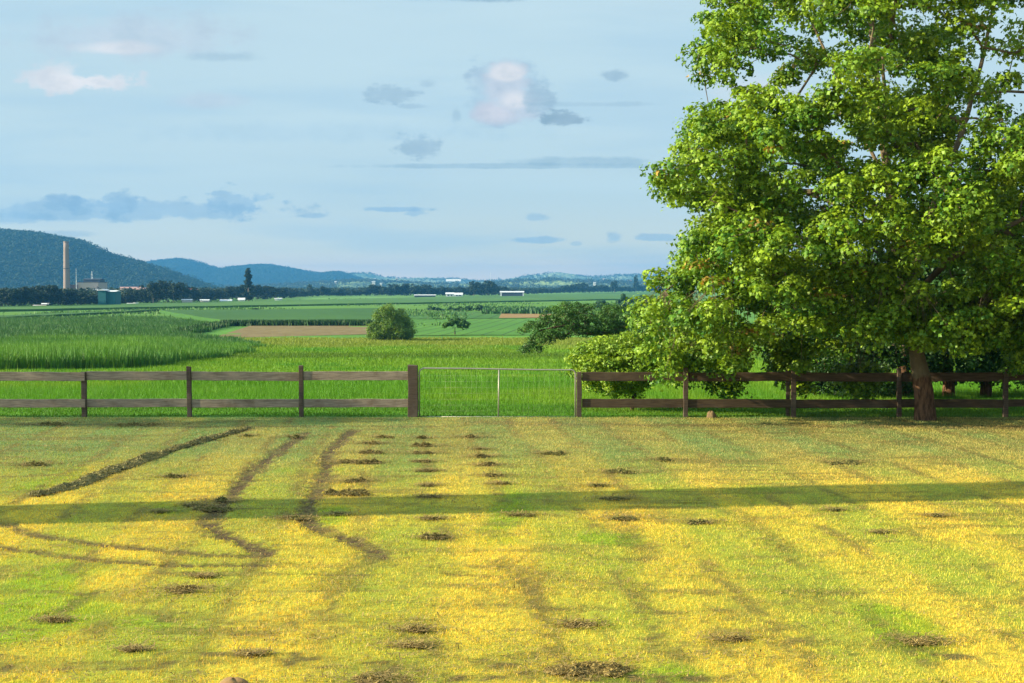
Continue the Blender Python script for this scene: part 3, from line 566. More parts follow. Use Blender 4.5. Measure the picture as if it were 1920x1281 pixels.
# ---- the big tree in front of the right-hand fence
TYD = 30.35
out_px = [(1335, -60), (1318, 20), (1345, 60), (1292, 88), (1300, 150), (1276, 235), (1290, 272), (1225, 300), (1205, 348), (1250, 362), (1302, 378), (1300, 420), (1262, 470), (1275, 505), (1232, 520),
          (1196, 560), (1212, 620), (1205, 655), (1228, 700), (1262, 700), (1290, 655), (1328, 700), (1380, 695), (1362, 640), (1420, 655), (1450, 600), (1480, 690), (1545, 690), (1600, 640), (1640, 625), (1690, 640),
          (1770, 650), (1800, 640), (1850, 640), (1890, 690), (1985, 690), (2120, 560), (2190, 330), (2160, 80), (2040, -90), (1900, -160), (1700, -200), (1500, -170), (1380, -120)]
P = outline(out_px, TYD)
def hole(px, py, r): q = at(px, py, TYD); return (q[0], q[2], r * TYD / F)
holes = [hole(1575, 145, 44), (hole(1410, 160, 40)), hole(1680, 30, 26), hole(1820, 30, 24), hole(1640, 60, 18), hole(1450, 170, 24), hole(1525, 20, 26), hole(1905, 240, 40), hole(1780, 100, 28), hole(1850, 112, 26), hole(1912, 60, 40), hole(1540, 60, 22), hole(1395, 690, 20), hole(1410, 672, 26), hole(1600, 560, 22),
         hole(1705, 525, 44), hole(1705, 575, 30), hole(1728, 690, 24), hole(1550, 310, 22), hole(1590, 345, 26), hole(1660, 290, 24)]
PL = fill_clumps(P, TYD, 345, 4.2, 2.6, .68, holes, .42)
PL = PL[~((PL[:, 2] > at(1500, 190, TYD)[2]) & (rng.random(len(PL)) < .30))]
xm = fill_clumps(outline([(1560, 545), (1680, 500), (1840, 520), (1880, 640), (1760, 668), (1600, 640)], TYD), TYD - 1.6, 26, .7, 1., .6)
PL = np.vstack([PL, xm])
pc = []
for p_ in PL:                                             # every bough end is a drooping plate of leaf clusters
    k_ = rng.integers(5, 9); r_ = rng.uniform(.15, 1, k_) ** .6 * rng.uniform(.55, .95); a_ = rng.uniform(0, 2 * np.pi, k_)
    pc.append(np.stack([p_[0] + r_ * np.cos(a_), p_[1] + r_ * np.sin(a_), p_[2] - .45 * r_ ** 2 + rng.normal(0, .2, k_)], -1))
C = np.concatenate(pc); ins = poly_in(C[:, 0], C[:, 2], P); C = C[ins]
for hx_, hz_, hr_ in holes: C = C[np.hypot(C[:, 0] - hx_, C[:, 2] - hz_) > hr_ * .85]
ncore = len(C)
edge = fill_clumps(P, TYD, 180, .9, .6, .42, holes, 1.); dd = poly_dist(edge[:, 0], edge[:, 2], P); edge = edge[dd < .45]
hang = [fill_clumps(outline(pp, TYD + 1.5), TYD + 1.5, nn, .5, .4, .22) for pp, nn in (([(1322, 640), (1388, 640), (1388, 690), (1372, 748), (1345, 735), (1328, 690)], 34), ([(1440, 640), (1500, 650), (1510, 735), (1488, 730), (1455, 690)], 26), ([(1580, 690), (1640, 690), (1622, 745), (1605, 752), (1590, 720)], 18), ([(1255, 640), (1300, 640), (1290, 725), (1268, 715)], 14))]
C = np.vstack([C, edge] + hang)
def T(px, py, dy=0.): return tuple(at(px, py, TYD + dy))
base = np.array(T(1735, 787)); base[2] = 0
r0 = .235
limbs = [([tuple(base + (0, 0, -.1)), T(1734, 765), T(1732, 735), T(1727, 705), T(1718, 660), T(1710, 610), T(1706, 560), T(1700, 520), T(1690, 470), T(1680, 410), T(1668, 350), T(1658, 280), T(1652, 200), T(1640, 110), T(1630, 20), T(1620, -80)], [.30, .245, .235, .225, .18, .17, .19, .20, .16, .145, .13, .10, .08, .06, .045, .03]),
         ([T(1703, 520), T(1718, 495, .3), T(1730, 440, .6), T(1760, 360, .9), T(1800, 260, 1.2), T(1840, 120, 1.4), T(1870, -20, 1.6)], [.13, .11, .10, .085, .07, .05, .03]),
         ([T(1688, 460), T(1640, 400, -.3), T(1590, 330, -.5), T(1555, 290, -.6), T(1500, 230, -.7), T(1450, 190, -.9), T(1400, 170, -1.)], [.08, .07, .055, .045, .035, .025, .02]),
         ([T(1700, 520), T(1620, 490, -.8), T(1540, 460, -1.5), T(1440, 420, -1.9), T(1390, 400, -2.), T(1330, 375, -2.)], [.08, .065, .05, .035, .02, .01]),
         ([T(1668, 350), T(1610, 240, 1.), T(1560, 120, 1.5), T(1510, 20, 1.7), T(1490, -80, 1.8)], [.055, .045, .035, .025, .015]),
         ([T(1712, 540), T(1790, 480, -1.), T(1880, 430, -1.8), T(1980, 380, -2.2)], [.09, .075, .055, .03]),
         ([T(1700, 500), T(1650, 430, 1.5), T(1560, 380, 2.6), T(1450, 340, 3.2)], [.08, .07, .05, .03])]
tree = empty('broadleaf_tree', tuple(base), 'large leafy bright green tree whose reddish trunk stands before the right fence', 'tree')
loc = base.copy(); loc_t = loc
pos, par, rad = skeleton(limbs, C, .0052, .075)
def local(v): return v - loc_t
wood_mesh('trunk', local(pos), par, rad, M['bark'], tree, 8)
crd = rng.uniform(.26, .48, len(C))
V1 = clump_leaves(C, crd, 135, .112, GA, GB, (LEAF, LEAF_F), red=.03, flat=.58, up=.5)
# twig leaves strung between clump and wood
ti = rng.integers(0, ncore, 9000); tp_ = C[ti] + rng.normal(0, .22, (9000, 3))
V2 = leaves(tp_, rng.normal(size=(9000, 3)) + [0, 0, .8], rng.uniform(.06, .13, 9000), np.array(GA) + (np.array(GB) - GA) * rng.random((9000, 1)), (OVAL, OVAL_F))
v, f, c = merge(V1, V2); mesh_np('crown', local(v), f, M['leaf'], tree, col=np.clip(c, 0, 1))

def px_tree(name, Yd, out_px, ncl, depth, ramp, mind, rcl, per, lsize, cA, cB, shape, limbs, label, cat, r_leaf=.006, rmax=.06, holes=(), leafm='leaf_dark', barkm='bark2', red=0., flat=.6, group=None, sag=.06, basez=None):
    P = outline(out_px, Yd); C = fill_clumps(P, Yd, ncl, depth, ramp, mind, [(*at(a, b, Yd)[[0, 2]], r * Yd / F) for a, b, r in holes])
    b0 = np.array(limbs[0][0][0]); t = empty(name, tuple(b0), label, cat, group)
    pos, par, rad = skeleton(limbs, C, r_leaf, rmax, step=.4 * Yd / 30 if Yd < 90 else .9, sag=sag)
    wood_mesh('trunk', pos - b0, par, rad, M[barkm], t, 6)
    v, f, c = clump_leaves(C, rng.uniform(rcl * .75, rcl * 1.25, len(C)), per, lsize, cA, cB, shape, red=red, flat=flat)
    mesh_np('crown', v - b0, f, M[leafm], t, col=np.clip(c, 0, 1)); return t
def TT(Yd): return lambda px, py, dy=0.: tuple(at(px, py, Yd + dy))
# ---- shrub spilling over the fence beside the gate
q = TT(33.2); g0 = (q(1185, 740)[0], 33.2, float(zt(33.2)) - .05)
px_tree('overhanging_shrub', 33.2, [(1078, 662), (1092, 645), (1130, 640), (1165, 625), (1205, 632), (1245, 640), (1262, 690), (1245, 722), (1225, 712), (1190, 740), (1150, 745), (1120, 728), (1085, 715), (1072, 690)], 170, 1.2, .6, .17, .24, 190, .08, (.075, .17, .012), (.24, .34, .018), (OVAL, OVAL_F),
        [([g0, q(1190, 730), q(1200, 690), q(1195, 655)], [.06, .05, .04, .03])], 'dense yellow green shrub spilling over the top rail beside the gate', 'shrub', .004, .03, leafm='leaf')
# ---- dark spreading tree left of it
q = TT(58.); g0 = (q(1180, 700)[0], 58., float(zt(58.)))
px_tree('spreading_tree', 58., [(968, 664), (985, 650), (1000, 632), (975, 622), (992, 606), (1020, 600), (1015, 588), (1045, 572), (1085, 570), (1120, 578), (1145, 568), (1190, 582), (1230, 588), (1240, 640), (1190, 648), (1150, 632), (1100, 628), (1060, 634), (1030, 640), (1012, 655), (990, 662)], 290, 1.7, .42, .20, .26, 150, .08, (.022, .08, .012), (.085, .20, .022), (OVAL, OVAL_F),
        [([g0, q(1185, 680), q(1180, 655)], [.13, .11, .09]), ([q(1180, 655), q(1120, 625), q(1060, 610), q(1010, 620), q(985, 650)], [.07, .06, .05, .035, .02]), ([q(1180, 655), q(1150, 610), q(1110, 590), q(1060, 585)], [.07, .06, .045, .03])],
        'low dark green tree with a flat crown reaching left behind the gate shrub', 'tree', .007, .06)
# ---- dark trees behind the right-hand fence
q = TT(39.5); gz = float(zt(39.5)) - .05
for (px_b, poly, lab, w0, cA, cB) in [
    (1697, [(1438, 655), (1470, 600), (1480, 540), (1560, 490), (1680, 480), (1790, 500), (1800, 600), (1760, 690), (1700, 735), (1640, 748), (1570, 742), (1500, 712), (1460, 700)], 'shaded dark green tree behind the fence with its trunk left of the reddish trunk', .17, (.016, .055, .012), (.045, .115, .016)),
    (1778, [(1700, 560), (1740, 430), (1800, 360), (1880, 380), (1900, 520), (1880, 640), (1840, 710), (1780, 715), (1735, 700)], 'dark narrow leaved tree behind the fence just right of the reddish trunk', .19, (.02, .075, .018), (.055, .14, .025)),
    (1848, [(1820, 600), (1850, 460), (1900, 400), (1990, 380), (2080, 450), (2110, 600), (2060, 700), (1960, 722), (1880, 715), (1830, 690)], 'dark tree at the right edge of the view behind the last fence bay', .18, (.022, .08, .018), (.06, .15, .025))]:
    g0 = (q(px_b, 745)[0], 39.5, gz)
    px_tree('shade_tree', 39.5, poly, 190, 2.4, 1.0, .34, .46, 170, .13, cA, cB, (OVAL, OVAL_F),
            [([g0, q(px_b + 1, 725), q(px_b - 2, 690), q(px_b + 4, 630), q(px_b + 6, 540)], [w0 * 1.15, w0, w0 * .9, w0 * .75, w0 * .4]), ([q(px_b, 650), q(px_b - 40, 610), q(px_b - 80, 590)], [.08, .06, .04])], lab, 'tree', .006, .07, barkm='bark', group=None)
# hanging leafy branch tips seen through the fence
# ---- round bush in the meadow
def blob_bush(name, px, top, bot, wpx, label, cat='bush', per=120, ncl=70, cA=(.07, .14, .012), cB=(.17, .25, .02), lsz=.34, leafm='leaf', group=None, trunk=False, poly=None, Yd=None, nrm=None):
    g = ground(px, bot); Yd = Yd or float(g[1]); s = Yd / F
    poly = poly or [(px - wpx * .5, bot - 6), (px - wpx * .48, bot - (bot - top) * .35), (px - wpx * .34, bot - (bot - top) * .75), (px - wpx * .1, top), (px + wpx * .15, top + 2), (px + wpx * .34, bot - (bot - top) * .7), (px + wpx * .5, bot - (bot - top) * .3), (px + wpx * .42, bot), (px - wpx * .3, bot)]
    q = TT(Yd); b0 = (q(px, bot)[0], Yd, float(zt(Yd)))
    w_ = wpx * s; top_z = q(px, top + (bot - top) * .5)[2]
    return px_tree(name, Yd, poly, ncl, w_ * .42, w_ * .35, w_ * .06, w_ * .11, per, lsz, cA, cB, (OVAL, OVAL_F), [([b0, (b0[0], Yd, (b0[2] + top_z) / 2), (b0[0], Yd, top_z)], [w_ * .03, w_ * .022, w_ * .012])], label, cat, w_ * .0012, w_ * .02, leafm=leafm, group=group, flat=.8)
blob_bush('round_bush', 733, 577, 640, 88, 'round olive green bush standing alone in the meadow beside the brown strip', per=240, ncl=120, lsz=.2, cA=(.05, .12, .012), cB=(.15, .23, .02), poly=[(688, 634), (693, 622), (690, 610), (704, 600), (703, 586), (716, 578), (730, 574), (744, 580), (757, 586), (759, 600), (770, 608), (768, 615), (780, 620), (770, 632), (766, 642), (700, 641)])
blob_bush('young_tree', 853, 600, 628, 46, 'small two lobed tree standing alone in front of the crop rows', 'tree', per=60, ncl=26, cA=(.03, .09, .015), cB=(.07, .15, .02), lsz=.5,
          poly=[(828, 612), (836, 606), (842, 600), (856, 600), (868, 602), (880, 606), (875, 616), (864, 614), (858, 607), (850, 610), (840, 610), (834, 614)])
blob_bush('lone_bush', 479, 578, 586, 14, 'tiny dark bush alone in the light green field below the tall pine', per=60, ncl=16, cA=(.015, .05, .012), cB=(.04, .1, .02), lsz=1.0)
for i, (px, top, bot, wp, lab) in enumerate([(808, 574, 583, 22, 'leftmost dark shrub in the row above the crop furrows'), (846, 576, 583, 16, 'second dark shrub from the left above the crop furrows'), (862, 575, 583, 18, 'third dark shrub in the row above the crop furrows'), (880, 573, 583, 18, 'fourth dark shrub in the row above the crop furrows'), (900, 573, 583, 20, 'rightmost dark shrub in the row above the crop furrows'), (753, 580, 583, 14, 'low dark shrub just right of the round meadow bush'),
                                     (824, 578, 583, 16, 'low dark shrub right beside the leftmost shrub above the furrows')]):
    blob_bush('field_shrub', px, top, bot, wp, lab, per=50, ncl=16, cA=(.02, .07, .015), cB=(.055, .13, .025), lsz=.9, group='shrubs in a row above the crop furrows')
for px, top, bot, wp, lab in [(1130, 564, 579, 34, 'dark green clump of trees behind the flat crowned tree, left one'), (1172, 553, 579, 34, 'taller dark tree beside the big crown beyond the flat crowned tree'), (1205, 556, 579, 40, 'dark tree half hidden behind the big tree beyond the fields')]:
    blob_bush('field_tree', px, top, bot, wp, lab, 'tree', per=60, ncl=30, cA=(.02, .06, .018), cB=(.05, .12, .03), lsz=1.1)
# ---- tree outside the left edge whose shade reaches the lawn
q = TT(27.6)
px_tree('yard_tree', 27.8, [(-1500, 150), (-1350, 60), (-1180, 70), (-1050, 160), (-1000, 260), (-1100, 320), (-1300, 350), (-1480, 300)], 60, 1.6, 1., .5, .55, 110, .14, GA, GB, (OVAL, OVAL_F),
        [([(q(-1250, 700)[0], 27.8, -.05), q(-1250, 500), q(-1240, 300)], [.2, .17, .1])], 'leafy tree standing in the yard left of the lawn', 'tree', leafm='leaf')

# ------------------------------------------------------------------ fence and gate
FY = 31.0; S1 = FY / F
def fx(px): return float(at(px, 740, FY)[0])
def fz(py): return float(at(960, py, FY)[2])
def rail(parent, x0, x1, ztop, zbot, y, mat, d=.045):
    dz_ = random.uniform(-.008, .008); ztop += dz_; zbot += dz_; n = 10; mb = MB(); xsn = np.linspace(x0, x1, n); tilt = random.uniform(-.007, .007); wv = [tilt * (2 * i_ / (n - 1) - 1) + random.uniform(-.006, .006) for i_ in range(n)]; wy = [random.uniform(-.004, .004) for _ in range(n)]
    vs = []
    for i, x in enumerate(xsn):
        vs += [(x, y + wy[i], zbot + wv[i]), (x, y + wy[i], ztop + wv[i]), (x, y + d + wy[i], ztop + wv[i]), (x, y + d + wy[i], zbot + wv[i])]
    fs = [(3, 2, 1, 0), tuple(4 * (n - 1) + k for k in range(4))]
    for i in range(n - 1):
        for k in range(4): fs.append((4 * i + k, 4 * i + (k + 1) % 4, 4 * (i + 1) + (k + 1) % 4, 4 * (i + 1) + k))
    mb.add(vs, fs); o = mb.build('rail', mat, None); o.parent = parent; o.location = -parent.location
    bv = o.modifiers.new('edge', 'BEVEL'); bv.width = .006; bv.segments = 2; return o
def post(parent, px, top, wpx, y0, dep, mat=None, lean=0., name='post'):
    x = fx(px); w_ = wpx * S1 / 2; mb = MB(); ztop = fz(top); zs = np.linspace(-.25, ztop, 6); vs = []
    for z in zs:
        o_ = lean * z + random.uniform(-.005, .005); ww = w_ * random.uniform(.96, 1.06); vs += [(x - ww + o_, y0, z), (x + ww + o_, y0, z), (x + ww + o_, y0 + dep, z), (x - ww + o_, y0 + dep, z)]
    for k in range(4): a = list(vs[-4 + k]); a[2] += random.uniform(-.02, .012); vs[-4 + k] = tuple(a)
    fs = [(3, 2, 1, 0), tuple(20 + k for k in range(4))]
    for i in range(5):
        for k in range(4): fs.append((4 * i + k, 4 * i + (k + 1) % 4, 4 * i + 4 + (k + 1) % 4, 4 * i + 4 + k))
    mb.add(vs, fs); o = mb.build(name, mat or M['post'], None); o.parent = parent; o.location = -parent.location
    bv = o.modifiers.new('edge', 'BEVEL'); bv.width = .008; bv.segments = 2; return o
fl = empty('timber_fence', (fx(380), FY, 0), 'weathered brown timber two rail fence left of the gate', 'fence')
for px, top, wp in ((-48, 688, 9), (157, 697, 9), (355, 687.5, 8), (565, 686, 8)): post(fl, px, top, wp, FY - .03, .10, lean=random.uniform(-.01, .01))
post(fl, 774, 684.5, 18, FY - .03, .20)
xsr = [-250, -48, 157, 355, 565, 767]
for i in range(5):
    g = .004 if xsr[i] == 157 else .05
    a, b = fx(xsr[i]), fx(xsr[i + 1]); y_ = FY + .001 if i > 1 else FY - .078
    if i <= 1: a += .006; b -= .004; 
    else: a += .05 if i != 2 else .04; b -= .05 if i < 4 else .0
    if i == 1: b = fx(161)
    if i == 2: a = fx(162)
    rail(fl, a, b, fz(697), fz(713.5), y_, M['rail']); rail(fl, a, b, fz(748.5), fz(764), y_, M['rail'])
fr = empty('timber_fence', (fx(1486), FY, 0), 'dark stained timber two rail fence right of the gate running behind the tree', 'fence')
post(fr, 1086, 697, 9, FY - .03, .12)
for px, top, wp, ln in ((1286, 689, 8.5, 0), (1488, 691, 9, 0), (1687, 690, 8, -.02), (1886, 692, 9, 0), (2086, 692, 9, 0)): post(fr, px, top, wp, FY - .03, .1, lean=ln)
post(fr, 1480, 696, 7, FY + .10, .07, lean=-.01)
xsr = [1089, 1286, 1488, 1687, 1886, 2086]
for i in range(5):
    a, b = fx(xsr[i]) + .052, fx(xsr[i + 1]) - .052
    rail(fr, a if i else fx(1091.5), b, fz(698.5), fz(715 if i < 4 else 713), FY + .001, M['rail_dark']); rail(fr, a if i else fx(1091.5), b, fz(749 if i else 748.5), fz(765 if i < 4 else 763), FY + .001, M['rail_dark'])
gt = empty('farm_gate', (fx(932), FY, 0), 'galvanised tubular steel farm gate between the two timber fences', 'gate')
def gpart(name, mb, mat): o = mb.build(name, mat, None, True); o.parent = gt; o.location = -gt.location; return o
gr_ = .017; y_ = FY + .06
xl, xr = fx(786), fx(1079); zt1, zt2, zb_ = fz(691), fz(694), .0
arc = [(xl + .12 * (1 - math.cos(a)), y_, zt1 - .12 + .12 * math.sin(a)) for a in np.linspace(0, math.pi / 2, 7)]
arc2 = [(xr - .10 * (1 - math.sin(a)), y_, zt2 - .10 + .10 * math.cos(a)) for a in np.linspace(0, math.pi / 2, 6)]
gpart('frame', MB().tube([(xl, y_, zb_)] + arc + [(xl + 1.2, y_, zt1 - .006), ((xl + xr) / 2, y_, zt1 - .02), (xr - 1, y_, zt2 + .004)] + arc2 + [(xr, y_, zb_)], gr_, 10), M['steel'])
gpart('bottom_rail', MB().tube([(xl + gr_, y_, zb_ + .0), (xr - gr_, y_, zb_ + .0)], gr_ * .6, 8), M['steel'])
gpart('upright', MB().tube([(fx(934.5), y_, zb_ + .018), (fx(935.5), y_, zt1 - .03)], gr_ * .95, 8), M['steel'])
mb = MB()
for k in range(1, 8):
    z = zb_ + (zt2 - zb_) * k / 8; mb.tube([(xl + gr_, y_, z), (xr - gr_, y_, z)], .0009, 4)
for k in range(1, 30):
    x = xl + (xr - xl) * k / 30; mb.tube([(x, y_ + .003, zb_), (x, y_ + .003, zt2 - .02)], .0008, 4)
gpart('wire_mesh', mb, M['steel'])
gpart('hinge', MB().box(fx(781), xl - .012, y_ - .012, y_ + .012, fz(706), fz(704)), M['steel']); gpart('hinge', MB().box(fx(781), xl - .012, y_ - .012, y_ + .012, fz(772), fz(770)), M['steel'])
mb = MB(); mb.box(xr + .012, xr + .06, y_ - .012, y_ + .012, fz(712), fz(708)); gpart('latch', mb, M['steel'])

# ------------------------------------------------------------------ clumps of cut grass lying on the lawn
def straw(P_, ln, wd, c, flat=.35):
    n = len(P_); d = rng.normal(size=(n, 3)) * [1.2, .8, flat]; d /= np.linalg.norm(d, axis=1, keepdims=True); pw = np.cross(d, rng.normal(size=(n, 3))); pw /= np.linalg.norm(pw, axis=1, keepdims=True)
    V_ = np.stack([P_ - d * ln / 2 - pw * wd, P_ - d * ln / 2 + pw * wd, P_ + d * ln / 2], 1).reshape(-1, 3); return V_, np.arange(3 * n).reshape(-1, 3), np.repeat(c, 3, 0)
def mound(fn, x0, x1, y0, y1, nx, ny, nstr, cA, cB, lnr, wdt, thr=.006):
    """matted heap: a rough height field where fn > thr, covered in loose stalks"""
    gx_, gy_ = np.meshgrid(np.linspace(x0, x1, nx), np.linspace(y0, y1, ny)); hh_ = fn(gx_, gy_)
    V_ = np.stack([gx_ + rng.normal(0, (x1 - x0) / nx * .2, gx_.shape), gy_ + rng.normal(0, (y1 - y0) / ny * .2, gx_.shape), hh_ - thr + rng.normal(0, .004, gx_.shape)], -1).reshape(-1, 3)
    Fq = grid_faces(ny, nx); k = (hh_.reshape(-1)[Fq] > thr * .5).sum(1) >= 3; Fq = Fq[k]; Ft = np.concatenate([Fq[:, :3], Fq[:, [0, 2, 3]]]) if len(Fq) else np.zeros((0, 3), int)
    t = rng.random((len(V_), 1)) ** 1.3 * .7; cc = np.array(cA) * (1 - t) + np.array(cB) * t
    X_ = rng.uniform(x0, x1, nstr * 4); Y_ = rng.uniform(y0, y1, nstr * 4); h_ = fn(X_, Y_); k = rng.random(len(X_)) < np.clip(h_ / .02, 0, 1); X_, Y_, h_ = X_[k][:nstr], Y_[k][:nstr], h_[k][:nstr]; n = len(X_)
    t = rng.random((n, 1)); c = np.array(cA) * (1 - t) + np.array(cB) * t
    S_ = straw(np.stack([X_, Y_, h_ * rng.uniform(.6, 1.05, n) + .006], -1), rng.uniform(*lnr, n)[:, None], wdt * rng.uniform(.6, 1.3, n)[:, None], c)
    used = np.unique(Ft); rm = np.full(len(V_), -1); rm[used] = np.arange(len(used)); return merge((V_[used], rm[Ft], cc[used]), S_)
def grass_heap(name, px, py, wpx, label, hk=.30, elong=.45, rot=0., n=None, cA=(.07, .055, .02), cB=(.22, .18, .05), group=None):
    g = ground(px, py); s = g[1] / F; L = wpx * s * 1.1; spread = random.random() < .45; L *= 1.35 if spread else 1.; Hh = min(.12, L * (.09 if spread else .18) * random.uniform(.7, 1.2)); k = random.randint(4, 9) if spread else random.randint(3, 6); elong *= random.uniform(.5, 1.1)
    bl = [(random.uniform(-.42, .42) * L, random.uniform(-.5, .5) * L * elong * 1.3, L * random.uniform(.10, .24), L * random.uniform(.07, .15), Hh * random.uniform(.45, 1.)) for _ in range(k)] + [(random.uniform(-.1, .1) * L, 0, L * .2, L * .13, Hh)]
    ca, sa = math.cos(rot), math.sin(rot); so_ = random.uniform(0, 99); cell = max(.035, L * .07)
    def fn(x, y):
        u = x * ca + y * sa; v = -x * sa + y * ca; h_ = 0 * x
        for bx_, by_, rx, ry, hb in bl: h_ = np.maximum(h_, hb * np.exp(-((u - bx_) / rx) ** 2 - ((v - by_) / ry) ** 2))
        return np.clip(h_ * (.35 + 1.3 * fbm(x / cell + so_, y / cell * .9, 77, 3)) - .34 * Hh * (1.25 - fbm(x / cell * .5 + so_, y / cell * .5, 78, 2)), 0, None)
    e = L * .72; f = L * max(.42, elong); nx = int(min(60, max(18, L / .022))); v, fc, c_ = mound(fn, -e, e, -f, f, nx, int(nx * .62), n or int(min(2200, 260 + 1500 * L)), cA, cB, (.025, .06), .004 * (1 + (g[1] - 10) * .05))
    o = mesh_np(name, v, fc, M['straw'], col=c_); o.location = (g[0], g[1], float(lawn_z(np.array([g[0]]), np.array([g[1]]))[0]) + .01)
    return tag(o, label, 'grass clump', group)
for rn, lst in rows.items():
    for i, (a, b, wv) in enumerate(lst): grass_heap('cut_grass_clump', a + random.uniform(-5, 5), b + 3, wv * random.uniform(.8, 1.25), 'cut grass clump ' + ORD[i] + ' in ' + rn, .28, random.uniform(.3, .55), random.uniform(-.3, .3), group='clumps of cut grass dropped on the lawn')
for a, b, wv, lab in solo:
    big = wv > 60; grass_heap('cut_grass_clump', a, b + 2, wv, lab, .26, .3 if not big else .4, random.uniform(-.25, .25), group='clumps of cut grass dropped on the lawn', cA=(.09, .08, .03) if b < 1000 else (.12, .085, .03), cB=(.22, .21, .055) if b < 1000 else (.32, .24, .07))
# windrow
P2 = gl([(70, 928), (150, 907), (205, 884), (265, 863), (330, 842), (400, 822), (465, 803)])
def wfn(x, y):
    d = np.full(x.shape, 9e9); tt_ = np.zeros(x.shape)
    for i, (a, b) in enumerate(zip(P2[:-1], P2[1:])):
        ab = b - a; t = np.clip(((x - a[0]) * ab[0] + (y - a[1]) * ab[1]) / (ab @ ab), 0, 1); dd_ = np.hypot(x - a[0] - t * ab[0], y - a[1] - t * ab[1]); m_ = dd_ < d; d = np.where(m_, dd_, d); tt_ = np.where(m_, i + t, tt_)
    big = fbm(x * 1.1, y * 1.1, 301, 3); wd_ = .25 * (.35 + 1.3 * big) * np.interp(tt_, [0, .6, 3, 6], [.5, 1.1, .7, .4]); sm = fbm(x * 9, y * 9, 303, 3)
    return np.clip(.075 * (.2 + 1.3 * big) * (1 - (d / wd_) ** 2) * (.0 + 1.9 * sm) - .020, 0, None)
x0, y0 = P2.min(0) - .6; x1, y1 = P2.max(0) + .6
v, f, c = mound(wfn, x0, x1, y0, y1, 330, 300, 9000, (.09, .08, .03), (.30, .26, .09), (.03, .08), .006)
v = v + np.stack([0 * v[:, 0], 0 * v[:, 0], lawn_z(v[:, 0], v[:, 1]) + .008], -1)
tag(mesh_np('cut_grass_windrow', v, f, M['straw'], col=c), 'long raked line of cut grass running diagonally across the left lawn', 'windrow')
# loose clippings
n = 26000; X, Y = scatter(9.4, 30.8, lambda y: 260 * (12 / y)); n = len(X); dx_ = X + .078 * Y; sm_ = np.abs(((dx_ - .27) / 1.03 + .5) % 1 - .5) * 1.03; den = fbm(X * 1.1, Y * 3.2, 60, 4) + .3 * track_amount(X, Y) + .12 * sst(sm_, .22, .03) * sst(fbm(X * .7, Y * .7, 93, 3), .4, .6); k = rng.random(n) < sst(den, .48, .64); X, Y = X[k], Y[k]; n = len(X)
ci = np.repeat(np.arange(len(CLP)), (110 + 900 * CLP[:, 2]).astype(int)); hx = CLP[ci, 0] + rng.normal(0, .75, len(ci)) * CLP[ci, 2]; hy = CLP[ci, 1] + rng.normal(0, .38, len(ci)) * CLP[ci, 2]; k = hy < 30.8; X = np.concatenate([X, hx[k]]); Y = np.concatenate([Y, hy[k]]); n = len(X)
d = rng.normal(size=(n, 3)) * [1, .6, .2]; d /= np.linalg.norm(d, axis=1, keepdims=True); pw = np.cross(d, [0, 0, 1.]); pw /= np.linalg.norm(pw, axis=1, keepdims=True); P_ = np.stack([X, Y, lawn_z(X, Y) + rng.uniform(.02, .04, n)], -1); ln = rng.uniform(.03, .09, n)[:, None]
V_ = np.stack([P_ - d * ln / 2 - pw * .006, P_ - d * ln / 2 + pw * .006, P_ + d * ln / 2], 1).reshape(-1, 3); t = rng.random((n, 1)); c = np.array([.10, .065, .02]) * (1 - t) + np.array([.34, .24, .08]) * t
tag(mesh_np('loose_clippings', V_, np.arange(3 * n).reshape(-1, 3), M['straw'], col=np.repeat(c, 3, 0)), 'brown loose grass clippings scattered in streaks over the lawn', 'clippings', kind='stuff')
# small stump at the bottom edge, stone under the fence
def lump(name, px, py, wpx, hpx, mat, label, cat, seed=1, dy=0.):
    g = ground(px, py); s = g[1] / F; a = wpx * s / 2; b = hpx * s; n, m_ = 18, 9; vs = []; r2 = random.Random(seed)
    ph = [r2.uniform(0, 6) for _ in range(6)]
    for j in range(m_):
        el = (j / (m_ - 1)) * math.pi / 2
        for i in range(n):
            an = 2 * math.pi * i / n; k = 1 + .16 * math.sin(2 * an + ph[0]) + .10 * math.sin(5 * an + ph[1] + 2 * el) + .06 * math.sin(9 * an + ph[2] + 5 * el); vs.append((a * k * math.cos(el) ** .7 * math.cos(an), a * .8 * k * math.cos(el) ** .7 * math.sin(an), -.02 + b * (math.sin(el) ** .9) * (1 + .12 * math.sin(3 * an + ph[3]))))
    fs = [(j * n + i, j * n + (i + 1) % n, (j + 1) * n + (i + 1) % n, (j + 1) * n + i) for j in range(m_ - 1) for i in range(n)]
    o = MB().add(vs, fs).build(name, mat, None, True); o.location = (g[0], g[1], g[2]); return tag(o, label, cat)
lump('tree_stump', 437, 1283, 50, 16, simple('stump_wood', (.2, .12, .05), .9, .6, 25, bump=.8), 'low broken tan stump poking up at the bottom edge left of centre', 'stump', 4)
lump('field_stone', 1334, 783, 17, 13, simple('tan_stone', (.13, .09, .045), .9, .7, 25, bump=.8), 'small tan lumpy stone on the grass under the right fence', 'stone', 9)

# ------------------------------------------------------------------ unseen column added left of the lawn to cast the long shadow band
mb = MB(); sx, sy = -15., 16.62
mb.tube([(0, 0, -.1), (0, 0, 13), (0, 0, 13.6)], [.82, .82, .1], 28); si = mb.build('shadow_band_caster', M['steel'], None); si.location = (sx, sy, 0)
tag(si, 'unseen silo shaped column added left of the lawn to cast the shadow band', 'shadow caster')

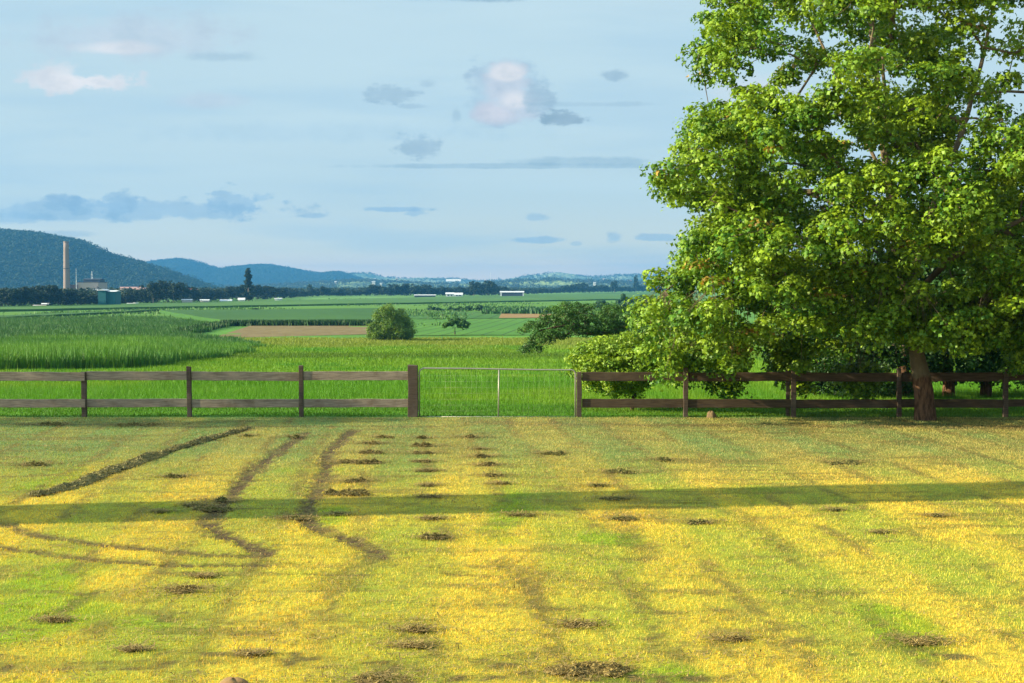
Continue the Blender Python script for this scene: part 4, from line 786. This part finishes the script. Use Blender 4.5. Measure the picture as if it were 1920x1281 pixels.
# ------------------------------------------------------------------ far tree line
def far_tree_proto(name, seed, w_=1., h=1., conic=False, thin=False):
    r3 = np.random.default_rng(seed); n = 26 if not conic else 70; C = []
    for _ in range(n):
        z = r3.uniform(.28, .95) if not conic else r3.uniform(.1, .985)
        rr = (.42 * math.sqrt(max(.05, 1 - ((z - .58) / .45) ** 2)) if not conic else (.21 * (1 - z) ** .75 + .025) * (.75 + .35 * math.sin(z * 34))) * math.sqrt(r3.random()); a = r3.uniform(0, 6.28); C.append((rr * math.cos(a) * w_, rr * math.sin(a) * w_, z * h))
    C = np.array(C); rd = np.full(n, .17 if not conic else .055) * r3.uniform(.7, 1.25, n)
    v, f, c = clump_leaves(C, rd, 42, .11 if not conic else .07, (.018, .05, .016), (.05, .10, .03), (DIA, DIA_F), flat=.8, shell=.3)
    e = mesh_np('crown', v, f, M['far_leaf'], col=c); e.name = name
    tr = MB().tube([(0, 0, -.03), (0, 0, .35), (.01, 0, .6)], [.022, .018, .008], 6); me = tr.build('tmp', M['trunk_far']).data
    tv = np.array([p.co[:] for p in me.vertices]); return e, me
protos = [far_tree_proto('proto', 100 + i, random.uniform(.9, 1.35), 1.) for i in range(6)]
pine = far_tree_proto('proto', 300, 1., 1., True)
def far_tree(pr, name, X_, Y_, h, label, group=None, wk=1., cat='tree', trunk=False, sink=0.):
    src, tm = pr
    z = float(zt(Y_)) - sink
    if trunk:
        e = empty(name, (X_, Y_, z), label, cat, group); c = bpy.data.objects.new('crown', src.data); COL.objects.link(c); c.parent = e; t = bpy.data.objects.new('trunk', tm); COL.objects.link(t); t.parent = e; e.scale = (h * wk, h * wk, h); e.rotation_euler[2] = random.uniform(0, 6.28); return e
    o = bpy.data.objects.new(name, src.data); COL.objects.link(o); o.location = (X_, Y_, z); o.scale = (h * wk, h * wk, h); o.rotation_euler[2] = random.uniform(0, 6.28); return tag(o, label, cat, group)
bx = [-60, 0, 100, 200, 300, 400, 500, 600, 700, 850, 920, 1000, 1100, 1260]; by = [580, 578, 576.5, 573.5, 569.5, 565.5, 562.5, 556.5, 555.5, 555.5, 555, 552, 549.5, 547]
tx = [-60, 0, 50, 100, 160, 183, 217, 235, 290, 330, 370, 400, 430, 500, 520, 560, 600, 650, 700, 740, 800, 850, 880, 895, 920, 960, 1000, 1050, 1090, 1150, 1260]; ty = [545, 545, 538, 538, 553, 554, 556, 545, 531, 533, 546, 545, 538, 533, 541, 547, 543, 545, 537, 535, 536, 541, 541, 530, 533, 545, 543, 540, 533, 538, 535]
segs = [(120, 'left of the mill chimney'), (216, 'below the mill buildings'), (345, 'between the teal shed and the red roofs'), (455, 'between the red roofs and the tall pine'), (640, 'right of the tall pine below the hills'), (830, 'left of the small white houses'), (960, 'around the white roofed long shed'), (2000, 'right of the white roofed long shed')]
px = -55.
while px < 1255:
    b_ = np.interp(px, bx, by); t_ = np.interp(px, tx, ty) + random.uniform(-2, 6); g = ground(px, b_)
    lab = 'dark tree in the far tree line ' + [s_ for lim, s_ in segs if px < lim][0]; h = (b_ - t_ + 1) * g[1] / F
    wk = random.uniform(.85, 1.3)
    k_ = random.randrange(6)
    if 186 < px < 214: h *= .5
    far_tree(protos[k_], 'far_tree', float(g[0]), float(g[1]) + random.uniform(0, 12), float(h), lab, 'trees of the far tree line ' + lab.split('line ')[1], wk)
    px += max(4.5, h * F / g[1] * .36 * wk)
for px_, t_, b_, lab, wk in [(290, 531, 571, 'tall round dark tree in the far tree line right of the teal shed', .75), (328, 533, 570, 'second tall dark tree in the far tree line right of the teal shed', .7), (583, 533.5, 557, 'slim dark tree beside the bright gap in the far tree line', .45), (606, 537, 558, 'small dark tree right of the bright gap in the far tree line', .5), (888, 528, 556, 'tall dark flat topped tree above the far tree line', .8), (915, 527.5, 556, 'dark forked tree left of the white roofed long shed', .9), (1152, 527, 550, 'dark tree rising above the right end of the far tree line', .6), (1192, 518, 549, 'tall thin tree against the sky beside the big crown', .35)]:
    g = ground(px_, b_); far_tree(protos[int(px_) % 6], 'far_tree', float(g[0]), float(g[1]) - 3, float((b_ - t_) * g[1] / F), lab, None, wk, trunk=True)
g = ground(468, 566); far_tree(pine, 'pine_tree', float(g[0]), float(g[1]) - 4, 61 * g[1] / F, 'tall dark conical pine rising above the far tree line', None, .95, 'pine', True)
for pr in protos + [pine]: bpy.data.objects.remove(pr[0])
for o in [o for o in bpy.data.objects if o.name.startswith('tmp')]: bpy.data.objects.remove(o)
# scrub and woods filling the land behind the tree line
n = 4200; px_ = rng.uniform(-60, 1260, n); b_ = np.interp(px_, bx, by); G = ground(px_, b_); Yw = G[:, 1] * 1.03 + rng.random(n) ** 1.6 * 1500 + 20; Xw = (px_ - CX) / F * Yw
nearhill = Yw < 3000; Xw, Yw = Xw[nearhill], Yw[nearhill]; n = len(Xw); h = rng.uniform(5, 11, n)
v, f, c = clump_leaves(np.stack([Xw, Yw, zt(Yw) + h * .45], -1), h * .55, 26, 2.6, (.025, .06, .02), (.075, .12, .045), (DIA, DIA_F), flat=.9, shell=.3)
tag(mesh_np('woodland', v, f, M['far_leaf'], col=c), 'hazy woodland covering the flat land between the tree line and the hills', 'woodland', kind='stuff')

# ------------------------------------------------------------------ hills
HG = []
def hill(name, D, pts, depth, col1, col2, bump, cell, seed, nx=420, base=None, rug=.10, ny=70):
    px_ = np.linspace(pts[0][0], pts[-1][0], nx); top = np.interp(px_, [p[0] for p in pts], [p[1] for p in pts]); k = np.ones(9) / 9; top = np.convolve(np.pad(top, 4, 'edge'), k, 'valid')
    v = np.linspace(-1, 1, ny)[:, None]; Xc = at(px_, np.full(nx, 500.), D)[:, 0][None, :]; Zc = at(px_, top, D)[:, 2][None, :] - zt(D)
    Y_ = D + v * depth + 0 * Xc; X_ = Xc * (Y_ / D) ** .6
    prof = np.cos(v * np.pi / 2) ** 1.15; rid = fbm(X_ / (depth * .35), Y_ / (depth * .35), seed, 4) - .5
    Z_ = zt(D) - 1 + Zc * prof * (1 + rug * 4 * rid * (1 - prof)) + bump * (np.maximum(vnoise(X_ / cell, Y_ / cell, seed), vnoise(X_ / cell * 1.9 + 5, Y_ / cell * 1.9, seed + 1)) - .5) * np.clip(Zc * prof / 10, 0, 1)
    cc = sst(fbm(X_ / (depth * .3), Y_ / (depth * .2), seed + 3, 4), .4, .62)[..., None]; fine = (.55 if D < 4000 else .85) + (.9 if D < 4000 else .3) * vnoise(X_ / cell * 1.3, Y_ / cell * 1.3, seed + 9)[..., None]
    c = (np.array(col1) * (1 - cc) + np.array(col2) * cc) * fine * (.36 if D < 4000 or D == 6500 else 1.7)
    HG.append((X_, Y_, Z_, prof + 0 * X_, Zc + 0 * X_)); return tag(mesh_np(name, np.stack([X_, Y_, Z_], -1), grid_faces(ny, nx), M['far_ground'], col=c.reshape(-1, 3), smooth=True), kind='structure')
hill('hill', 3000, [(-300, 470), (-150, 440), (-40, 436), (10, 436), (60, 440), (110, 448), (150, 455), (180, 468), (210, 482), (250, 492), (285, 503), (320, 513), (350, 525), (375, 534), (400, 541)], 620, (.022, .055, .02), (.05, .10, .03), 4, 14, 3, 460, ny=160)
hill('hill', 6500, [(210, 520), (260, 500), (290, 491), (335, 487), (365, 491), (400, 502), (415, 507), (430, 503), (480, 498.5), (505, 498), (550, 506), (590, 513), (612, 514), (632, 511), (648, 514), (670, 522), (720, 536)], 900, (.03, .07, .035), (.05, .09, .04), 7, 16, 13, 420)
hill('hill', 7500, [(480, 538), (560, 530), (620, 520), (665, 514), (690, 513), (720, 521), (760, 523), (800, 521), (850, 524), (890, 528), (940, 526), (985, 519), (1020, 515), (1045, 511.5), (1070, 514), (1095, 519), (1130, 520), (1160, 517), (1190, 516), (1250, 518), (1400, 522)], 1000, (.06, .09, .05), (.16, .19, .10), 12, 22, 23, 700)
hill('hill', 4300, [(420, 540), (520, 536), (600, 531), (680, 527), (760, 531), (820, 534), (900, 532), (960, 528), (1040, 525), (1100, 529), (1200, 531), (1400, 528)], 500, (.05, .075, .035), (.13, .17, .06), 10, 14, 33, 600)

# trees that roughen the hills and their skylines
def hill_wood(i, n, r_, h_, c1, c2, label, per=14, thin=.0, fade=0.):
    X_, Y_, Z_, pr, zc = HG[i]; ny, nx = X_.shape; ii = (rng.random(n) ** .8 * (ny * .52)).astype(int); jj = rng.integers(0, nx, n); jit = rng.normal(0, 8, (2, n))
    top = ii > ny * .47; k = (zc[ii, jj] > 4) & (fbm(X_[ii, jj] / 160, Y_[ii, jj] / 160, 40 + i, 3) > thin); ii, jj = ii[k], jj[k]; jit = jit[:, k]
    P_ = np.stack([X_[ii, jj] + jit[0], Y_[ii, jj] + jit[1], Z_[ii, jj] + h_ * .3], -1); rr = r_ * rng.uniform(.6, 1.3, len(P_))
    v, f, c = clump_leaves(P_, rr, per, r_ * .62, c1, c2, (DIA, DIA_F), flat=.9, shell=.3)
    tag(mesh_np('hill_forest', v, f, M['far_leaf'], col=c), label, 'forest', kind='stuff')
hill_wood(0, 9000, 7.5, 7, (.03, .075, .025), (.07, .13, .045), 'dense forest covering the large dark hill behind the mill')
hill_wood(1, 5000, 9, 8, (.035, .08, .035), (.06, .11, .05), 'hazy forest covering the blue hills in the middle distance')
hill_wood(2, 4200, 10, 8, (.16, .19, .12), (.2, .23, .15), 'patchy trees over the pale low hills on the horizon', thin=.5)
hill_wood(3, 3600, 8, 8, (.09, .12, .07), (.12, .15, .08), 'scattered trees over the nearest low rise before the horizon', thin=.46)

# ------------------------------------------------------------------ mill and buildings
def W(px, py, Y_): return at(px, py, Y_)
def bldg(name, x0, x1, top, bot, Y_, depth_m, wallm, roofm, label, cat, roof_px=2., axis='x', group=None, extra=None, flat=False):
    a, b = W(x0, bot, Y_), W(x1, top, Y_); xa, xb = float(a[0]), float(b[0]); z0 = min(float(a[2]), float(zt(Y_))) - .2 if Y_ < 5000 else float(a[2]) - 3; z1 = float(b[2]); s = Y_ / F
    cx_ = (xa + xb) / 2; e = empty(name, (cx_, Y_, z0), label, cat, group)
    rh = roof_px * s; wz = z1 - rh - z0
    MB().box(xa - cx_, xb - cx_, 0, depth_m, 0, wz).build('wall', wallm, e)
    if flat: MB().box(xa - cx_ - .3, xb - cx_ + .3, -.3, depth_m + .3, wz + .01, wz + rh).build('roof', roofm, e)
    else: MB().gable(xa - cx_ - .5, xb - cx_ + .5, -.5, depth_m + .5, wz + .01, wz + rh, axis).build('roof', roofm, e)
    if extra:
        for nm, ex0, ex1, et, eb, mt in extra:
            A_, B_ = W(ex0, eb, Y_), W(ex1, et, Y_); MB().box(float(A_[0]) - cx_, float(B_[0]) - cx_, -.15, -.01, float(A_[2]) - z0, float(B_[2]) - z0).build(nm, mt, e)
    return e
MY = 1150.
c_ = W(125.5, 560, MY); zb = float(zt(MY)); topz = float(W(125, 453, MY)[2]); e = empty('mill_chimney', (float(c_[0]), MY, zb), 'tall tapering concrete chimney standing at the sugar mill', 'chimney'); hz = topz - zb; s = MY / F
mb = MB(); zs = np.linspace(-1, hz, 9); mb.tube([(0, 0, z) for z in zs], [6.4 * s + (4.6 - 6.4) * s * max(0, z) / hz for z in zs], 28); mb.build('shaft', M['concrete'], e, True)
zb2 = float(W(125, 504, MY)[2]) - zb; MB().tube([(0, 0, zb2), (0, 0, zb2 + .5)], 5.9 * s, 28).build('platform', M['darkmetal'], e)
MB().tube([(0, 0, hz - .8), (0, 0, hz + .1)], 5.1 * s, 28).build('rim', M['concrete'], e)
bldg('mill_building', 145.5, 184, 529, 556, MY + 4, 26, M['beige'], M['darkmetal'], 'large beige mill building with dark machinery on its roof', 'building', .8, flat=True)
e = bldg('plant_house', 156, 187, 522.5, 529, MY + 9, 14, M['darkmetal'], M['darkmetal'], 'dark steel plant structure on top of the beige mill building', 'plant structure', 1.5); 
e2 = W(170, 529.2, MY + 9); 
for ch in e.children: pass
bldg('side_building', 132, 144.5, 534, 556, MY + 2, 14, M['brick'], M['brick'], 'low brown building between the chimney and the beige mill', 'building', 1.5, flat=True)
bldg('lean_to_shed', 160, 190, 543, 556, MY - 8, 10, M['beige'], M['white'], 'white roofed lean to in front of the beige mill building', 'shed', 4)
bldg('teal_shed', 184, 198, 542, 573, 690, 8, M['teal'], M['white'], 'narrow teal tower shed at the left of the wider teal shed', 'shed', 3, axis='y')
bldg('teal_shed', 198.5, 216, 544.5, 573, 692, 10, M['teal'], M['white'], 'wide teal shed with a pale roof below the mill', 'shed', 2.5)
def mast(px, top, bot, Y_, wpx, label, lattice=True):
    s = Y_ / F; b = W(px, bot, Y_); t = W(px, top, Y_); z0 = float(b[2]); hh_ = float(t[2]) - z0; w_ = wpx * s / 2; e = empty('mast', (float(b[0]), Y_, z0), label, 'mast'); mb = MB()
    for sx_, sy_ in ((-1, -1), (1, -1), (1, 1), (-1, 1)): mb.tube([(sx_ * w_, sy_ * w_, 0), (sx_ * w_ * .25, sy_ * w_ * .25, hh_)], .14 * wpx * s * .5 + .03, 5)
    for k in range(7):
        a0 = k / 7; a1 = (k + 1) / 7; f0 = w_ * (1 - .75 * a0); f1 = w_ * (1 - .75 * a1); mb.tube([(-f0, -f0, hh_ * a0), (f1, -f1, hh_ * a1)], .05 * wpx * s + .02, 4); mb.tube([(f0, -f0, hh_ * a0), (-f1, -f1, hh_ * a1)], .05 * wpx * s + .02, 4)
    mb.build('lattice', M['white'], e); MB().tube([(0, 0, hh_ * .97), (0, 0, hh_ * 1.06)], .06 * wpx * s + .03, 5).build('tip', M['white'], e)
mast(143.4, 505, 553, MY - 3, 1.6, 'thin pale lattice mast between the chimney and the beige building'); mast(172.5, 509, 523, MY + 14, 2.6, 'short pale lattice mast on the dark roof of the mill'); mast(919.5, 511, 531, 4200, 1.2, 'thin transmission mast on the skyline left of the low hill')
for x0, x1, t_, b_, Y_, wm, rm, lab, rp in [
    (224, 262, 538, 556, 1250, 'cream', 'pinkroof', 'long pale pink roofed shed right of the beige mill', 6), (262, 290, 539.5, 552, 1300, 'cream', 'pinkroof', 'second pink roofed shed beside the long one', 4), (243, 256, 545, 556, 1220, 'cream', 'white', 'small white roofed house in front of the pink sheds', 3),
    (337, 368, 541, 555, 1150, 'brick', 'redroof', 'red tiled building among trees right of the mill', 7), (62, 84, 572, 577.5, 655, 'white', 'white', 'white hipped roof shed at the field edge left of the chimney', 4), (79, 91, 568.5, 575, 675, 'darkmetal', 'white', 'small white topped shed behind the white shed left of the chimney', 2),
    (144, 165, 572.5, 576, 680, 'white', 'white', 'long low white roof at the field edge below the mill', 1.5), (210, 217, 571, 574, 715, 'cream', 'white', 'tiny white shed below the teal sheds', 1.5), (239, 248, 568.5, 572.5, 735, 'white', 'white', 'white shed at the field edge right of the teal sheds', 2), (251, 258, 567.5, 571.5, 745, 'cream', 'white', 'small pale shed right of the white one at the field edge', 2),
    (341, 359, 561, 567.5, 790, 'cream', 'white', 'pale grey shed at the field edge below the red roofs', 2), (375.5, 391, 561.5, 567, 810, 'cream', 'white', 'second pale grey shed at the field edge below the red roofs', 2), (413, 433, 561.5, 566, 850, 'white', 'white', 'low wide white roofed shed left of the tall pine', 3), (447, 458, 558.5, 565.5, 870, 'white', 'white', 'white arched shed just left of the tall pine', 4),
    (515, 528, 559, 561.5, 960, 'white', 'white', 'tiny white shed at the field edge right of the tall pine', 1), (777, 816, 552.5, 557, 1280, 'darkmetal', 'white', 'long low open shed with a pale roof left of the white houses', 1.4), (836, 851, 548.5, 557.5, 1300, 'white', 'white', 'left white farmhouse at the far field edge', 3), (852, 867, 549, 557.5, 1290, 'white', 'white', 'right white farmhouse at the far field edge', 4),
    (938, 982, 546, 555.5, 1330, 'darkmetal', 'white', 'long dark fronted shed with a white roof at the far field edge', 2.4), (836, 864, 523.5, 528, 6350, 'white', 'cream', 'large pale arched roof above the far trees behind the farmhouses', 4)]:
    ex = None
    if 'farmhouse' in lab: ex = [('window', x0 + 3, x0 + 6, 552.5, 555, M['darkmetal']), ('window', x1 - 6, x1 - 3, 552.5, 555, M['darkmetal'])]
    if 'dark fronted' in lab: ex = [('end_wall', x0, x0 + 3, 549, 555.5, M['white']), ('end_wall', x1 - 2, x1, 549, 555.5, M['white'])]
    bldg('shed' if 'house' not in lab else 'farmhouse', x0, x1, t_, b_, Y_, (x1 - x0) * Y_ / F * .4, M[wm], M[rm], lab, 'building', rp, extra=ex)
hr = random.Random(5)
for i in range(26):
    px_ = hr.choice([hr.uniform(600, 760), hr.uniform(690, 740), hr.uniform(1090, 1230), hr.uniform(560, 900)]); Y_ = hr.uniform(3700, 6000); py_ = hr.uniform(524, 533); wp = hr.uniform(3, 6)
    side = 'on the hazy hillside right of the blue hills' if px_ < 900 else 'on the hazy low hills left of the big tree'
    p_ = W(px_, py_, Y_)
    e = empty('hill_house', (float(p_[0]), Y_, float(p_[2])), 'tiny pale house ' + side, 'house', 'houses ' + side); s = Y_ / F; mb = MB(); mb.box(-wp * s / 2, wp * s / 2, 0, 8, -12, 1.1 * s).build('wall', M['cream'], e); MB().gable(-wp * s / 2 - 1, wp * s / 2 + 1, -1, 9, 1.1 * s + .01, 2.1 * s, 'x').build('roof', M[hr.choice(['white', 'pinkroof', 'white'])], e)

# ------------------------------------------------------------------ air
hm = bpy.data.materials.new('haze_air'); hm.use_nodes = True; t = NT(hm.node_tree); t.n.clear(); pv = t.new('ShaderNodeVolumePrincipled'); pv.inputs['Color'].default_value = (.065, .27, .60, 1); pv.inputs['Density'].default_value = 1.25e-4; pv.inputs['Anisotropy'].default_value = .1
o_ = t.new('ShaderNodeOutputMaterial'); t.l.new(pv.outputs[0], o_.inputs['Volume'])
hz_ = MB().box(-8200, 8200, -60, 9200, -13, 140).build('haze', hm); tag(hz_, kind='stuff', label='pale blue haze lying over the fields and hills', cat='haze')
